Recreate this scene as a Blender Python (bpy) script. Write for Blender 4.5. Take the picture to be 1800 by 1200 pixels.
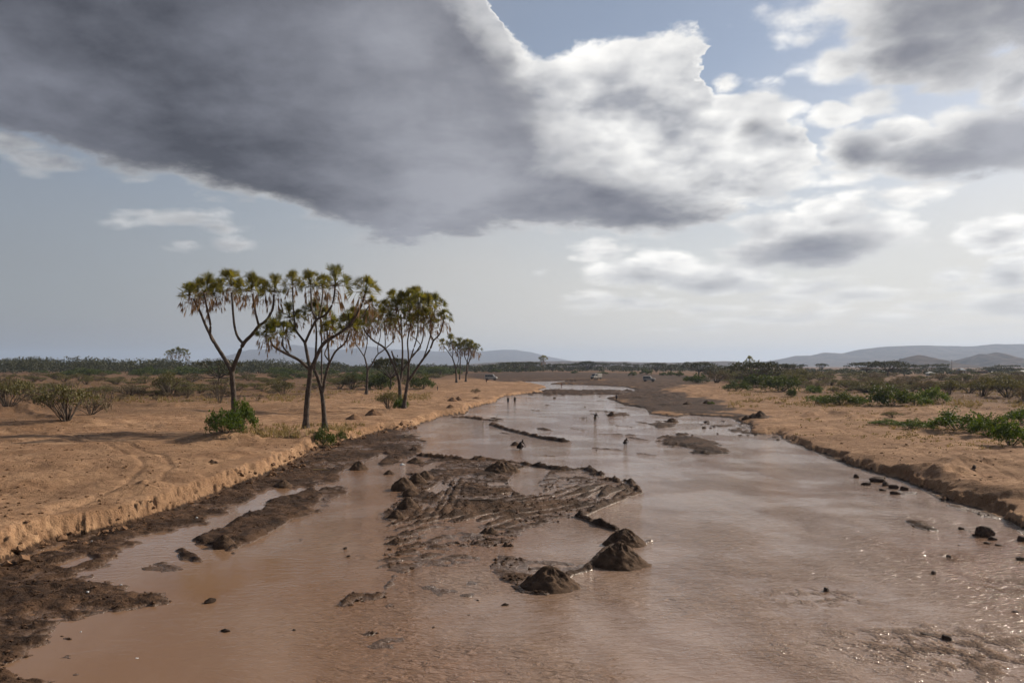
import bpy, math, random
import numpy as np
from mathutils import Vector, Matrix, Quaternion

scene = bpy.context.scene
for o in list(bpy.data.objects):
    bpy.data.objects.remove(o)
COL = scene.collection
R = math.radians
random.seed(7)
rng = np.random.default_rng(7)

# ---------------------------------------------------------------- camera
CAM_H, FPX, HORIZ = 7.0, 1400.0, 643.0       # eye height, focal length in photo px (1800 wide), horizon row
cam_d = bpy.data.cameras.new('camera')
cam = bpy.data.objects.new('camera', cam_d)
COL.objects.link(cam)
cam.location = (0, 0, CAM_H)
cam.rotation_euler = (R(90), 0, 0)
cam_d.sensor_width = 36.0
cam_d.lens = 36.0 * FPX / 1800.0
cam_d.shift_y = (HORIZ - 600.0) / 1800.0
cam_d.clip_start = 0.1
cam_d.clip_end = 60000.0
scene.camera = cam

# ---------------------------------------------------------------- light
SUN_AZ, SUN_EL = R(60), R(31)                # sun: to the right of the view, behind the scene
sun_vec = Vector((math.sin(SUN_AZ) * math.cos(SUN_EL), math.cos(SUN_AZ) * math.cos(SUN_EL), math.sin(SUN_EL)))
sl = bpy.data.lights.new('sun', 'SUN')
sl.energy = 5.0
sl.angle = R(0.6)
sl.color = (1.0, 0.87, 0.72)
sun = bpy.data.objects.new('sun', sl)
sun.rotation_euler = sun_vec.to_track_quat('Z', 'Y').to_euler()
COL.objects.link(sun)

scene.view_settings.view_transform = 'Standard'
scene.view_settings.look = 'None'
scene.view_settings.gamma = 1.0
scene.view_settings.exposure = 0.18
scene.view_settings.use_curve_mapping = False
scene.render.engine = 'CYCLES'
scene.cycles.use_denoising = True
scene.cycles.max_bounces = 5
scene.cycles.use_adaptive_sampling = True
scene.cycles.adaptive_threshold = 0.02
scene.cycles.adaptive_min_samples = 12
scene.cycles.volume_bounces = 0
scene.cycles.sample_clamp_indirect = 4.0
try:
    scene.cycles.denoiser = 'OPENIMAGEDENOISE'
except Exception:
    pass


# ---------------------------------------------------------------- node helpers
class S:
    """a node socket with arithmetic"""
    nt = None

    def __init__(self, sock):
        self.s = sock

    def _b(self, op, o, rev=False):
        return M(op, o, self) if rev else M(op, self, o)
    __add__ = lambda a, b: a._b('ADD', b)
    __radd__ = lambda a, b: a._b('ADD', b, True)
    __sub__ = lambda a, b: a._b('SUBTRACT', b)
    __rsub__ = lambda a, b: a._b('SUBTRACT', b, True)
    __mul__ = lambda a, b: a._b('MULTIPLY', b)
    __rmul__ = lambda a, b: a._b('MULTIPLY', b, True)
    __truediv__ = lambda a, b: a._b('DIVIDE', b)
    __neg__ = lambda a: M('MULTIPLY', a, -1.0)


def put(sock, v):
    if isinstance(v, S):
        S.nt.links.new(v.s, sock)
    elif v is not None:
        if hasattr(sock.default_value, '__len__') and not hasattr(v, '__len__'):
            v = [v] * len(sock.default_value)
        if hasattr(sock.default_value, '__len__') and len(sock.default_value) == 4 and len(v) == 3:
            v = (*v, 1.0)
        sock.default_value = v


def M(op, *a, clamp=False):
    n = S.nt.nodes.new('ShaderNodeMath')
    n.operation = op
    n.use_clamp = clamp
    for i, v in enumerate(a):
        put(n.inputs[i], v)
    return S(n.outputs[0])


def mx(a, b): return M('MAXIMUM', a, b)
def mn(a, b): return M('MINIMUM', a, b)
def smax(a, b, k): return M('SMOOTH_MAX', a, b, k)


def ramp(v, lo, hi, olo=0.0, ohi=1.0, smooth=True):
    n = S.nt.nodes.new('ShaderNodeMapRange')
    n.interpolation_type = 'SMOOTHSTEP' if smooth else 'LINEAR'
    for i, x in enumerate((v, lo, hi, olo, ohi)):
        put(n.inputs[i], x)
    return S(n.outputs[0])


def mix(f, a, b, mode='MIX'):
    n = S.nt.nodes.new('ShaderNodeMix')
    n.data_type = 'RGBA'
    n.blend_type = mode
    put(n.inputs[0], f); put(n.inputs[6], a); put(n.inputs[7], b)
    return S(n.outputs[2])


def noise(vec, scale, detail=4, rough=0.5, lac=2.0, dist=0.0, dim='2D', out=0):
    n = S.nt.nodes.new('ShaderNodeTexNoise')
    n.noise_dimensions = dim
    put(n.inputs['Vector'], vec)
    for k, v in (('Scale', scale), ('Detail', detail), ('Roughness', rough), ('Lacunarity', lac), ('Distortion', dist)):
        put(n.inputs[k], v)
    return S(n.outputs[out])


def voro(vec, scale, detail=0.0, rough=0.5, dim='2D', feature='F1'):
    n = S.nt.nodes.new('ShaderNodeTexVoronoi')
    n.voronoi_dimensions = dim
    n.feature = feature
    put(n.inputs['Vector'], vec); put(n.inputs['Scale'], scale)
    put(n.inputs['Detail'], detail); put(n.inputs['Roughness'], rough)
    return S(n.outputs['Distance'])


def xyz(x, y, z=0.0):
    n = S.nt.nodes.new('ShaderNodeCombineXYZ')
    put(n.inputs[0], x); put(n.inputs[1], y); put(n.inputs[2], z)
    return S(n.outputs[0])


def sep(v):
    n = S.nt.nodes.new('ShaderNodeSeparateXYZ')
    put(n.inputs[0], v)
    return [S(o) for o in n.outputs]


def fcurve(v, pts):
    """float curve through (x, y) pairs in their own units"""
    xs = [p[0] for p in pts]; ys = [p[1] for p in pts]
    x0, x1, y0, y1 = min(xs), max(xs), min(ys), max(ys)
    n = S.nt.nodes.new('ShaderNodeFloatCurve')
    c = n.mapping.curves[0]
    pp = [((x - x0) / (x1 - x0), (y - y0) / (y1 - y0)) for x, y in pts]
    c.points[0].location = pp[0]; c.points[1].location = pp[-1]
    for p in pp[1:-1]:
        c.points.new(*p)
    for p in c.points:
        p.handle_type = 'AUTO_CLAMPED'
    n.mapping.update()
    put(n.inputs['Value'], ramp(v, x0, x1, smooth=False))
    n.inputs['Factor'].default_value = 1.0
    return S(n.outputs[0]) * (y1 - y0) + y0


# ---------------------------------------------------------------- sky: hazy daylight with broken cumulus
world = bpy.data.worlds.new('World')
scene.world = world
world.use_nodes = True
world.cycles.sampling_method = 'MANUAL'
world.cycles.sample_map_resolution = 256


def build_sky():
    nt = world.node_tree
    nt.nodes.clear()
    S.nt = nt
    new = nt.nodes.new
    out = new('ShaderNodeOutputWorld')
    bg = new('ShaderNodeBackground')
    nt.links.new(bg.outputs[0], out.inputs[0])
    sky = new('ShaderNodeTexSky')
    sky.sky_type = 'NISHITA'
    sky.sun_disc = False
    sky.sun_elevation = SUN_EL
    sky.sun_rotation = SUN_AZ
    sky.altitude = 900
    sky.air_density = 1.0
    sky.dust_density = 2.2
    sky.ozone_density = 1.0
    bg.inputs['Strength'].default_value = 0.1

    tc = new('ShaderNodeTexCoord')
    dx, dy, dz = sep(S(tc.outputs['Generated']))
    az = M('ARCTAN2', dx, dy)
    el = M('ARCSINE', dz)

    def ae(px, py):                                    # a direction read off the photograph
        a = math.atan((px - 900.0) / FPX)
        return a, math.atan((HORIZ - py) / FPX * math.cos(a))

    # cloud-deck coordinates: size and flatness of the clouds change with height above the horizon
    zz = mx(dz, 0.0) + 0.22
    P = xyz(dx / zz, dy / zz)
    Pv = S.nt.nodes.new('ShaderNodeVectorMath'); Pv.operation = 'ADD'
    put(Pv.inputs[0], P); Pv.inputs[1].default_value = (0.065, -0.105, 0.0)
    Ps = S(Pv.outputs[0])

    # ragged edges: bend the directions before they are compared with the cloud outlines
    def off(v, x, y):
        n = S.nt.nodes.new('ShaderNodeVectorMath'); n.operation = 'ADD'
        put(n.inputs[0], v); n.inputs[1].default_value = (x, y, 0.0)
        return S(n.outputs[0])
    fr = noise(P, 1.9, 7, 0.66)
    fg = noise(off(P, 7.3, 3.1), 1.9, 7, 0.66)
    sc = ramp(el, 0.0, 0.35, 0.35, 1.0, False)
    a2 = az + (fr - 0.5) * 0.17 * sc
    e2 = el + (fg - 0.5) * 0.11 * sc

    # billows, and the same billows a step towards the sun
    def billow(v):
        return noise(v, 2.6, 8, 0.61) * 0.76 + (1.0 - voro(v, 5.0, 2.0, 0.6)) * 0.20
    n0, n1 = billow(P), billow(Ps)
    lit = (n0 - n1)
    soft = noise(P, 1.15, 4, 0.5)

    def curve_px(v, pts):
        return fcurve(v, [ae(px, py) for px, py in pts])

    E = 0.055
    # big bank of cloud: lower and upper outline
    low = curve_px(a2, [(-500, 130), (0, 258), (200, 318), (400, 372), (530, 415), (700, 440), (800, 443), (880, 428), (970, 424), (1090, 440), (1200, 424), (1300, 392), (1390, 345), (1440, 200), (1480, 120)])
    upp = curve_px(a2, [(-500, -900), (800, -600), (880, -100), (905, 30), (960, 75), (1100, 38), (1190, 20), (1225, 150), (1300, 165), (1370, 175), (1420, 270), (1480, 330)])
    cov = mn(e2 - low, upp - e2)
    # its dark underside
    klow = curve_px(a2, [(-500, 128), (0, 254), (200, 314), (400, 368), (530, 411), (700, 435), (800, 438), (880, 422), (970, 418), (1090, 434), (1200, 418), (1300, 386), (1380, 335)])
    kupp = curve_px(a2, [(-500, -900), (700, -600), (850, -140), (905, -50), (935, 60), (985, 140), (1060, 190), (1160, 235), (1280, 262), (1345, 285), (1420, 420)])
    kband = curve_px(a2, [(-500, -900), (600, -400), (780, 120), (880, 220), (1000, 262), (1150, 292), (1290, 322), (1360, 345), (1420, 420)])
    dark = mn(e2 - klow + 0.009, mx((kupp - e2) * 0.20, (kband - e2) * 0.7))

    # outlines of the other clouds: (x, y, half width, half height, tilt, darkness)
    blobs = [
        (1600, -10, 300, 100, 0, 1.0), (1600, 70, 190, 75, 0, 1.0), (1780, -40, 170, 110, 0, 0.9), (1480, 100, 60, 34, 0, 0.1), (1700, 125, 120, 30, 0, 0.1),
        (1650, 272, 250, 50, 0, 0.85), (1500, 268, 85, 60, 0, 0.85), (1740, 235, 130, 58, 0, 0.8), (1690, 215, 60, 38, 0, 0.2), (1560, 240, 90, 40, 0, 0.2),
        (1430, 425, 185, 52, 0, 0.95), (1470, 380, 85, 42, 0, 0.3), (1555, 405, 80, 36, 0, 0.15), (1340, 400, 90, 34, 0, 0.6),
        (1330, 215, 90, 70, 0, 0.62), (1320, 320, 120, 52, 0, 0.6), (1240, 300, 150, 90, 0, 0.35),
        (1790, 135, 65, 48, 0, 0.1), (1530, 172, 62, 32, 0, 0.05), (1465, 205, 55, 34, 0, 0.05),
        (1765, 405, 80, 42, 0, 0.25), (1570, 345, 130, 22, 0, 0.05), (1660, 320, 80, 20, 0, 0.0), (1500, 320, 80, 22, 0, 0.1),
        (1245, 488, 130, 36, 0, 0.5), (1130, 478, 115, 34, 0, 0.5), (1180, 455, 80, 28, 0, 0.2), (1065, 445, 70, 24, 0, 0.5), (1310, 500, 80, 22, 0, 0.3),
        (1100, 533, 140, 24, 0, 0.5), (1230, 540, 90, 19, 0, 0.4), (1430, 505, 85, 24, 0, 0.5), (1500, 520, 110, 22, 0, 0.5), (1390, 522, 150, 18, 0, 0.45),
        (1668, 482, 42, 20, 0, 0.15), (1690, 503, 60, 16, 0, 0.3), (1780, 482, 60, 32, 0, 0.25), (1770, 535, 120, 24, 0, 0.5), (1640, 540, 80, 18, 0, 0.4),
        (1370, 560, 190, 18, 0, 0.4), (1240, 575, 140, 14, 0, 0.35), (1560, 562, 130, 15, 0, 0.4), (1700, 570, 120, 12, 0, 0.4),
        (300, 384, 112, 24, 0, 0.5), (250, 374, 60, 20, 0, 0.45), (412, 427, 44, 15, 0, 0.3), (335, 430, 44, 13, 0, 0.15), (375, 398, 66, 18, 0, 0.35),
        (110, 292, 80, 22, 0, 0.1), (30, 262, 70, 24, 0, 0.1), (950, 478, 24, 12, 0, 0.0), (250, 318, 60, 12, 0, 0.1),
        (850, -130, 300, 110, 0, 0.1), (1420, 80, 26, 15, 0, 0.0), (1200, 70, 40, 30, 0, 0.0), (1265, 150, 40, 26, 0, 0.0), (1620, 150, 40, 14, 0, 0.0),
    ]
    a3 = az + (fr - 0.5) * 0.085 * sc
    e3 = el + (fg - 0.5) * 0.055 * sc
    ve = xyz(a3, e3)
    covb, darkb = None, None

    def madd(v, mul, add):
        n = S.nt.nodes.new('ShaderNodeMath'); n.operation = 'MULTIPLY_ADD'
        put(n.inputs[0], v); n.inputs[1].default_value = mul; n.inputs[2].default_value = add
        return S(n.outputs[0])
    for (px, py, rw, rh, tilt, dk) in blobs:
        a0, e0 = ae(px, py)
        ra, re = rw / FPX, rh / FPX
        n = S.nt.nodes.new('ShaderNodeVectorMath'); n.operation = 'MULTIPLY_ADD'
        put(n.inputs[0], ve)
        n.inputs[1].default_value = (1 / ra, 1 / re, 0.0)
        n.inputs[2].default_value = (-a0 / ra, -e0 / re, 0.0)
        ln = S.nt.nodes.new('ShaderNodeVectorMath'); ln.operation = 'LENGTH'
        S.nt.links.new(n.outputs[0], ln.inputs[0])
        q = S(ln.outputs['Value'])
        h = min(re, 0.035) * 1.35
        cv = madd(q, -h, h)
        covb = cv if covb is None else mx(covb, cv)
        if dk > 0.02:
            n = S.nt.nodes.new('ShaderNodeVectorMath'); n.operation = 'MULTIPLY_ADD'
            put(n.inputs[0], ve)
            n.inputs[1].default_value = (1 / ra, 1 / re, 0.0)
            n.inputs[2].default_value = (-a0 / ra, -(e0 - 0.22 * re) / re, 0.0)
            ln = S.nt.nodes.new('ShaderNodeVectorMath'); ln.operation = 'LENGTH'
            S.nt.links.new(n.outputs[0], ln.inputs[0])
            kv = madd(S(ln.outputs['Value']), -h, h * (0.90 - (1.02 - dk) * 0.72))
            darkb = kv if darkb is None else mx(darkb, kv)
    # unseen clouds beyond the picture: broken cover, made dark to cut fill light
    front = ramp(M('ABSOLUTE', az), 0.66, 0.9) 
    high = ramp(el, 0.52, 0.75)
    away = mx(front, high)
    gen = (noise(P, 0.55, 3, 0.5) - 0.52) * 0.35
    covg = mn(gen, (away - 0.5) * 0.4)
    cov = mx(mx(cov, covb), covg)
    dark = mx(mx(dark, darkb), covg + 0.012)

    na = ramp(el, 0.02, 0.30, 0.30, 1.0, False)
    D = cov + (n0 - 0.53) * 0.075 * na
    alpha = ramp(D, -0.003, 0.012)
    kk = ramp(dark + ((n0 - 0.53) * 0.07 + (soft - 0.5) * 0.08 + (fr - 0.5) * 0.05) * na, -0.016, 0.03)
    rim = ramp(D, 0.0, 0.05)                           # thin edges let the light through

    # sun side of each billow bright, far side grey
    lm = ramp(lit + (fr - 0.5) * 0.22 - (fg - 0.5) * 0.18, -0.20, 0.17, smooth=False)
    sidew = ramp(az, -0.5, 0.0)
    side = ramp(az, -0.62, 0.62)                       # nearer the sun the cloud is brighter
    white = mix(lm, mix(rim, (6.6, 6.6, 6.6), (3.3, 3.4, 3.75)), mix(rim, (10.2, 10.0, 9.6), (9.0, 8.9, 8.65)))
    mott = (soft - 0.5) * 2.4 + (fr - 0.5) * 1.3 + (fg - 0.5) * 0.7 + lit * 0.5
    gl = ramp(mott, -0.42, 0.55, smooth=False)
    grey_l = mix(gl, (0.56, 0.585, 0.74), (2.0, 2.1, 2.5))
    grey_r = mix(gl, (1.45, 1.5, 1.8), (3.7, 3.75, 4.1))
    grey = mix(ramp(az, -0.42, 0.10), grey_l, grey_r)
    white = mix(sidew, mix(1.0, white, (0.56, 0.58, 0.61), 'MULTIPLY'), white)
    cloud = mix(kk, white, grey)

    # air: clear blue aloft, pale with dust low down
    hz = new('ShaderNodeHueSaturation')
    hz.inputs['Saturation'].default_value = 0.8
    nt.links.new(sky.outputs[0], hz.inputs['Color'])
    air = mix(1.0, S(hz.outputs[0]), (0.86, 0.86, 0.86), 'MULTIPLY')
    veil = mix(ramp(az, -0.62, 0.28), (2.6, 2.65, 2.78), (6.9, 6.5, 5.95))
    vf = ramp(el, -0.02, 0.38, 0.96, 0.10, True)
    vf = M('ADD', vf, (noise(P, 0.9, 3, 0.5) - 0.5) * 0.35, clamp=True)
    air = mix(vf, air, veil)
    # far clouds sink into the same dust
    fade = ramp(el, 0.01, 0.14, 0.35, 1.0, True)
    col = mix(alpha * fade, air, cloud)
    put(bg.inputs['Color'], col)


build_sky()
# ---------------------------------------------------------------- numpy noise and distances
def _hash(ix, iy, seed):
    h = (ix.astype(np.int64) * 374761393 + iy.astype(np.int64) * 668265263 + seed * 974634777) & 0xFFFFFFFF
    h = ((h ^ (h >> 13)) * 1274126177) & 0xFFFFFFFF
    h = (h ^ (h >> 16)) & 0xFFFFFFFF
    return h.astype(np.float64) / 4294967295.0 * 2.0 - 1.0


def vnoise(x, y, seed=0):
    x0, y0 = np.floor(x), np.floor(y)
    fx, fy = x - x0, y - y0
    ux, uy = fx * fx * (3 - 2 * fx), fy * fy * (3 - 2 * fy)
    a, b = _hash(x0, y0, seed), _hash(x0 + 1, y0, seed)
    c, d = _hash(x0, y0 + 1, seed), _hash(x0 + 1, y0 + 1, seed)
    return (a + (b - a) * ux) * (1 - uy) + (c + (d - c) * ux) * uy


def fbm(x, y, octv=4, seed=0, gain=0.5):
    x, y = np.asarray(x, float), np.asarray(y, float)
    s, amp, tot = 0.0, 1.0, 0.0
    for i in range(octv):
        c, sn = math.cos(0.6 * i), math.sin(0.6 * i)
        f = 2.03 ** i
        s = s + amp * vnoise((x * c - y * sn) * f, (x * sn + y * c) * f, seed + 17 * i)
        tot += amp
        amp *= gain
    return s / tot


def sstep(lo, hi, v):
    t = np.clip((v - lo) / (hi - lo), 0, 1)
    return t * t * (3 - 2 * t)


def W(px, py, z=0.0):
    """point of the place, read off the photograph, at height z"""
    y = (CAM_H - z) * FPX / (py - HORIZ)
    return ((px - 900.0) / FPX * y, y)


def line_dist(X, Y, pts, rmax=1e9):
    pts = np.asarray(pts, float)
    out = np.full(X.shape, rmax)
    m = (X > pts[:, 0].min() - rmax) & (X < pts[:, 0].max() + rmax) & (Y > pts[:, 1].min() - rmax) & (Y < pts[:, 1].max() + rmax)
    if not m.any():
        return out
    x, y = X[m], Y[m]
    best = np.full(x.shape, rmax ** 2 if rmax < 1e8 else 1e18)
    for (ax, ay), (bx, by) in zip(pts[:-1], pts[1:]):
        dx, dy = bx - ax, by - ay
        L = dx * dx + dy * dy + 1e-12
        t = np.clip(((x - ax) * dx + (y - ay) * dy) / L, 0, 1)
        best = np.minimum(best, (x - ax - t * dx) ** 2 + (y - ay - t * dy) ** 2)
    out[m] = np.sqrt(best)
    return out


def in_poly(X, Y, pts):
    pts = np.asarray(pts, float)
    ins = np.zeros(X.shape, bool)
    m = (X >= pts[:, 0].min()) & (X <= pts[:, 0].max()) & (Y >= pts[:, 1].min()) & (Y <= pts[:, 1].max())
    if not m.any():
        return ins
    x, y = X[m], Y[m]
    r = np.zeros(x.shape, bool)
    n = len(pts)
    for i in range(n):
        (ax, ay), (bx, by) = pts[i], pts[(i + 1) % n]
        if ay == by:
            continue
        c = (ay > y) != (by > y)
        r ^= c & (x < (bx - ax) * (y - ay) / (by - ay) + ax)
    ins[m] = r
    return ins


def poly_sd(X, Y, pts, rmax):
    """signed distance to a closed outline, positive inside, cut at rmax"""
    d = line_dist(X, Y, list(pts) + [pts[0]], rmax)
    return np.where(in_poly(X, Y, pts), d, -d)


def PW(lst, z=0.0):
    return [W(px, py, z) for px, py in lst]


# ---------------------------------------------------------------- the lie of the land
LEFT = PW([(-900, 1340), (-500, 1190), (-150, 1048), (0, 992), (25, 982), (80, 965), (127, 950), (187, 933), (240, 918), (277, 908), (320, 895), (353, 885), (383, 872), (417, 855), (467, 837), (510, 820), (537, 800), (583, 783), (627, 773), (677, 757), (700, 756), (737, 747), (765, 738), (775, 733), (821, 728), (826, 719), (873, 707), (876, 702), (889, 697), (931, 692), (958, 691), (945, 686), (961, 681), (950, 677), (925, 673.5), (919, 670.8), (990, 669.4), (1060, 669.3)])
RIGHT = PW([(1060, 669.3), (1062, 671.4), (985, 671.9), (965, 675.3), (1040, 677), (1097, 680), (1120, 686), (1100, 693), (1064, 700), (1082, 706), (1097, 713), (1134, 718), (1142, 728), (1175, 733), (1193, 734), (1212, 730), (1282, 735), (1317, 748), (1322, 764), (1368, 764), (1385, 778), (1427, 792), (1455, 806), (1497, 819), (1528, 831), (1590, 848), (1625, 862), (1650, 878), (1693, 891), (1742, 904), (1780, 920), (1800, 932), (1950, 985), (2300, 1120), (2700, 1340)])
BED = LEFT + RIGHT[1:] + [(9, 4), (-9, 4)]

MUD = [  # (outline, height, softness, roughness of surface)
    ([(-600, 1225), (-150, 1048), (0, 988), (187, 930), (353, 882), (510, 817), (583, 781), (677, 756), (728, 757), (735, 768), (762, 777), (750, 787), (737, 795), (738, 803), (700, 808), (690, 825), (650, 832), (620, 842), (590, 850), (560, 858), (500, 858), (473, 863), (393, 905), (337, 923), (260, 948), (195, 985), (168, 1003), (200, 1025), (225, 1033), (262, 1043), (312, 1056), (250, 1076), (170, 1086), (150, 1097), (142, 1130), (122, 1165), (95, 1200), (60, 1260), (-300, 1500)], 0.13, 0.30, 0.15),
    ([(337, 947), (383, 935), (397, 928), (430, 907), (473, 880), (500, 873), (547, 860), (575, 868), (567, 885), (550, 903), (500, 923), (467, 940), (410, 972), (377, 963), (337, 958)], 0.19, 0.18, 0.13),
    ([(308, 967), (330, 962), (363, 990), (320, 984)], 0.14, 0.12, 0.10),
    ([(510, 945), (525, 930), (550, 935), (545, 950), (520, 955)], 0.03, 0.10, 0.06),
    ([(738, 802), (817, 809), (860, 809), (911, 814), (990, 827), (1030, 825), (1057, 835), (1055, 843), (1106, 845), (1124, 866), (1092, 878), (1052, 893), (1019, 908), (995, 914), (960, 925), (905, 948), (880, 965), (800, 968), (720, 965), (690, 957), (665, 930), (672, 900), (690, 870), (700, 850), (715, 837), (738, 815)], 0.06, 0.25, 0.12),
    ([(868, 970), (930, 982), (1020, 984), (1060, 962), (1090, 960), (1047, 1001), (1002, 1012), (955, 1042), (905, 1031), (855, 1005)], 0.05, 0.14, 0.09),
    ([(600, 1052), (640, 1040), (664, 1038), (690, 1005), (700, 1010), (685, 1050), (640, 1060), (596, 1066)], 0.07, 0.16, 0.09),
    ([(602, 1178), (610, 1135), (650, 1125), (700, 1110), (695, 1130), (660, 1148), (606, 1175)], 0.06, 0.25, 0.08),
    ([(592, 1112), (680, 1108), (640, 1122)], 0.05, 0.15, 0.08),
    ([(610, 1090), (690, 1055), (700, 1065), (640, 1085)], 0.05, 0.2, 0.08),
    ([(655, 1000), (690, 975), (720, 985), (700, 1000)], 0.03, 0.2, 0.07),
    ([(560, 858), (600, 850), (610, 865), (585, 890), (560, 905), (548, 900)], 0.05, 0.15, 0.10),
    ([(700, 968), (800, 968), (870, 968), (850, 985), (770, 1000), (700, 1010), (660, 1005)], 0.0, 0.3, 0.08),
    ([(700, 1030), (780, 1020), (850, 1010), (905, 1030), (860, 1045), (760, 1050)], -0.03, 0.3, 0.07),
    ([(230, 1000), (300, 985), (330, 1000), (280, 1015)], 0.02, 0.2, 0.08),
    ([(780, 985), (800, 980), (812, 990), (795, 994)], 0.0, 0.1, 0.07),
    ([(596, 1058), (610, 1046), (636, 1042), (648, 1048), (626, 1056), (604, 1064)], 0.12, 0.1, 0.09),
    ([(250, 1062), (275, 1052), (305, 1056), (306, 1062), (272, 1068), (255, 1070)], 0.12, 0.1, 0.09),
    ([(1135, 743), (1150, 739), (1175, 741), (1196, 750), (1160, 753)], 0.22, 0.5, 0.10),
    ([(1156, 776), (1170, 769), (1217, 769), (1252, 774), (1261, 778), (1276, 783), (1275, 792), (1263, 802), (1231, 799), (1198, 788), (1165, 778)], 0.30, 0.45, 0.12),
    ([(1182, 762), (1205, 761), (1221, 767), (1193, 766)], 0.16, 0.3, 0.1),
    ([(1057, 724), (1070, 722), (1110, 726), (1108, 731), (1065, 731)], 0.2, 0.7, 0.2),
    ([(1590, 914), (1610, 913), (1640, 925), (1645, 932), (1625, 932)], 0.12, 0.15, 0.12),
    ([(1743, 964), (1775, 975), (1787, 986), (1768, 984)], 0.08, 0.12, 0.1),
    ([(1755, 950), (1800, 958), (1840, 972), (1800, 968)], 0.06, 0.12, 0.1),
    ([(1560, 862), (1600, 862), (1622, 868), (1590, 872)], 0.03, 0.15, 0.1),
    ([(1640, 874), (1700, 888), (1760, 902), (1800, 920), (1850, 945), (1850, 965), (1790, 938), (1740, 915), (1690, 898)], 0.02, 0.25, 0.07),
    ([(920, 691), (965, 685.5), (1055, 686), (1130, 686), (1110, 694), (1000, 694.5), (955, 696)], 0.26, 1.6, 0.45),
    ([(1290, 742), (1320, 746), (1330, 764), (1300, 762), (1240, 748), (1190, 740), (1230, 738)], 0.0, 0.4, 0.2),
    ([(1340, 770), (1370, 766), (1385, 780), (1350, 775)], 0.06, 0.3, 0.15),
]
PUDDLE = [([(598, 852), (600, 830), (640, 812), (672, 797), (682, 800), (662, 815), (690, 835), (650, 850)], 0.3),
          ([(893, 850), (910, 825), (935, 820), (968, 826), (955, 838), (945, 850), (957, 866), (925, 873), (903, 860)], 0.2),
          ([(975, 831), (1030, 832), (1046, 838), (990, 839)], 0.15), ([(1058, 850), (1100, 848), (1107, 853), (1068, 856)], 0.15),
          ([(718, 832), (765, 813), (787, 811), (745, 831)], 0.18), ([(748, 864), (775, 849), (792, 855), (770, 869)], 0.12),
          ([(10, 1168), (60, 1152), (127, 1164), (112, 1186), (40, 1197)], 0.18), ([(85, 993), (150, 975), (172, 984), (120, 1001)], 0.15),
          ([(858, 850), (885, 848), (890, 852), (862, 855)], 0.12), ([(880, 868), (900, 866), (898, 872)], 0.10)]
DIKE = [([(738, 801), (817, 809), (860, 809), (911, 814), (990, 827), (1030, 825), (1057, 835)], 0.30, 0.30),
        ([(1055, 843), (1106, 845), (1124, 866), (1092, 877), (1052, 892), (1019, 908), (1045, 920), (1081, 931)], 0.24, 0.24),
        ([(1085, 958), (1060, 970), (1032, 1002), (1001, 1010), (985, 1022)], 0.16, 0.16),
        ([(905, 1030), (920, 1040), (960, 1044)], 0.10, 0.12), ([(1100, 962), (1130, 955), (1142, 950)], 0.10, 0.15),
        ([(765, 735), (820, 734), (850, 738), (874, 740)], 0.38, 0.40), ([(865, 747), (890, 755), (930, 765), (960, 772), (997, 777)], 0.34, 0.40),
        ([(867, 735), (880, 738)], 0.2, 0.5), ([(1057, 762), (1116, 765)], 0.10, 0.3), ([(1105, 769), (1140, 774)], 0.10, 0.3), ([(1045, 788), (1095, 791)], 0.10, 0.25),
        ([(950, 753), (965, 757)], 0.2, 0.5), ([(1040, 722), (1062, 722)], 0.12, 0.5), ([(1052, 704), (1068, 704)], 0.12, 0.5), ([(912, 700), (925, 700)], 0.12, 0.4),
        ([(960, 712), (985, 713)], 0.12, 0.4), ([(1010, 733), (1035, 735)], 0.12, 0.35), ([(930, 720), (950, 722)], 0.1, 0.4), ([(1120, 742), (1150, 746)], 0.12, 0.35), ([(1005, 752), (1025, 755)], 0.1, 0.3), ([(1080, 716), (1100, 718)], 0.14, 0.5), ([(880, 760), (895, 763)], 0.08, 0.3), ([(1085, 748), (1120, 751)], 0.10, 0.3), ([(1120, 796), (1150, 800)], 0.06, 0.2), ([(955, 800), (975, 802)], 0.08, 0.2),
        ([(1160, 770), (1175, 767)], 0.18, 0.4), ([(1240, 746), (1275, 750)], 0.14, 0.3), ([(1690, 930), (1745, 942)], 0.05, 0.1),
        ([(420, 852), (470, 832), (520, 812), (560, 800)], 0.22, 0.5), ([(160, 958), (240, 935), (330, 905)], 0.2, 0.4), ([(30, 1000), (100, 985), (170, 962)], 0.2, 0.5)]
RUTS = [([(670, 950), (760, 925), (850, 903), (940, 890), (1010, 878), (1075, 855)], 0.85, 2.8, 0.16),
        ([(800, 840), (785, 870), (770, 900), (755, 920)], 0.5, 1.0, 0.06),
        ([(870, 862), (940, 858), (1010, 850)], 0.4, 0.8, 0.05)]
BUMP = [(405, 765, 1.2, 5.0, 0.55), (560, 760, 1.2, 4.5, 0.55), (705, 718, 1.2, 5.0, 0.5), (120, 738, 1.6, 4.0, 0.35), (60, 830, 1.4, 5.0, 0.35),
        (190, 800, 1.4, 6.0, 0.32), (235, 770, 1.4, 5.0, 0.3), (640, 690, 1.4, 7.0, 0.4), (1480, 765, 0.8, 5.0, 0.35), (1700, 815, 0.9, 4.0, 0.3), (1540, 800, 0.8, 3.5, 0.25),
        (1600, 785, 0.9, 6, 0.25), (1380, 750, 0.6, 5, 0.35), (1310, 733, 0.5, 6, 0.3)]
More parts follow.
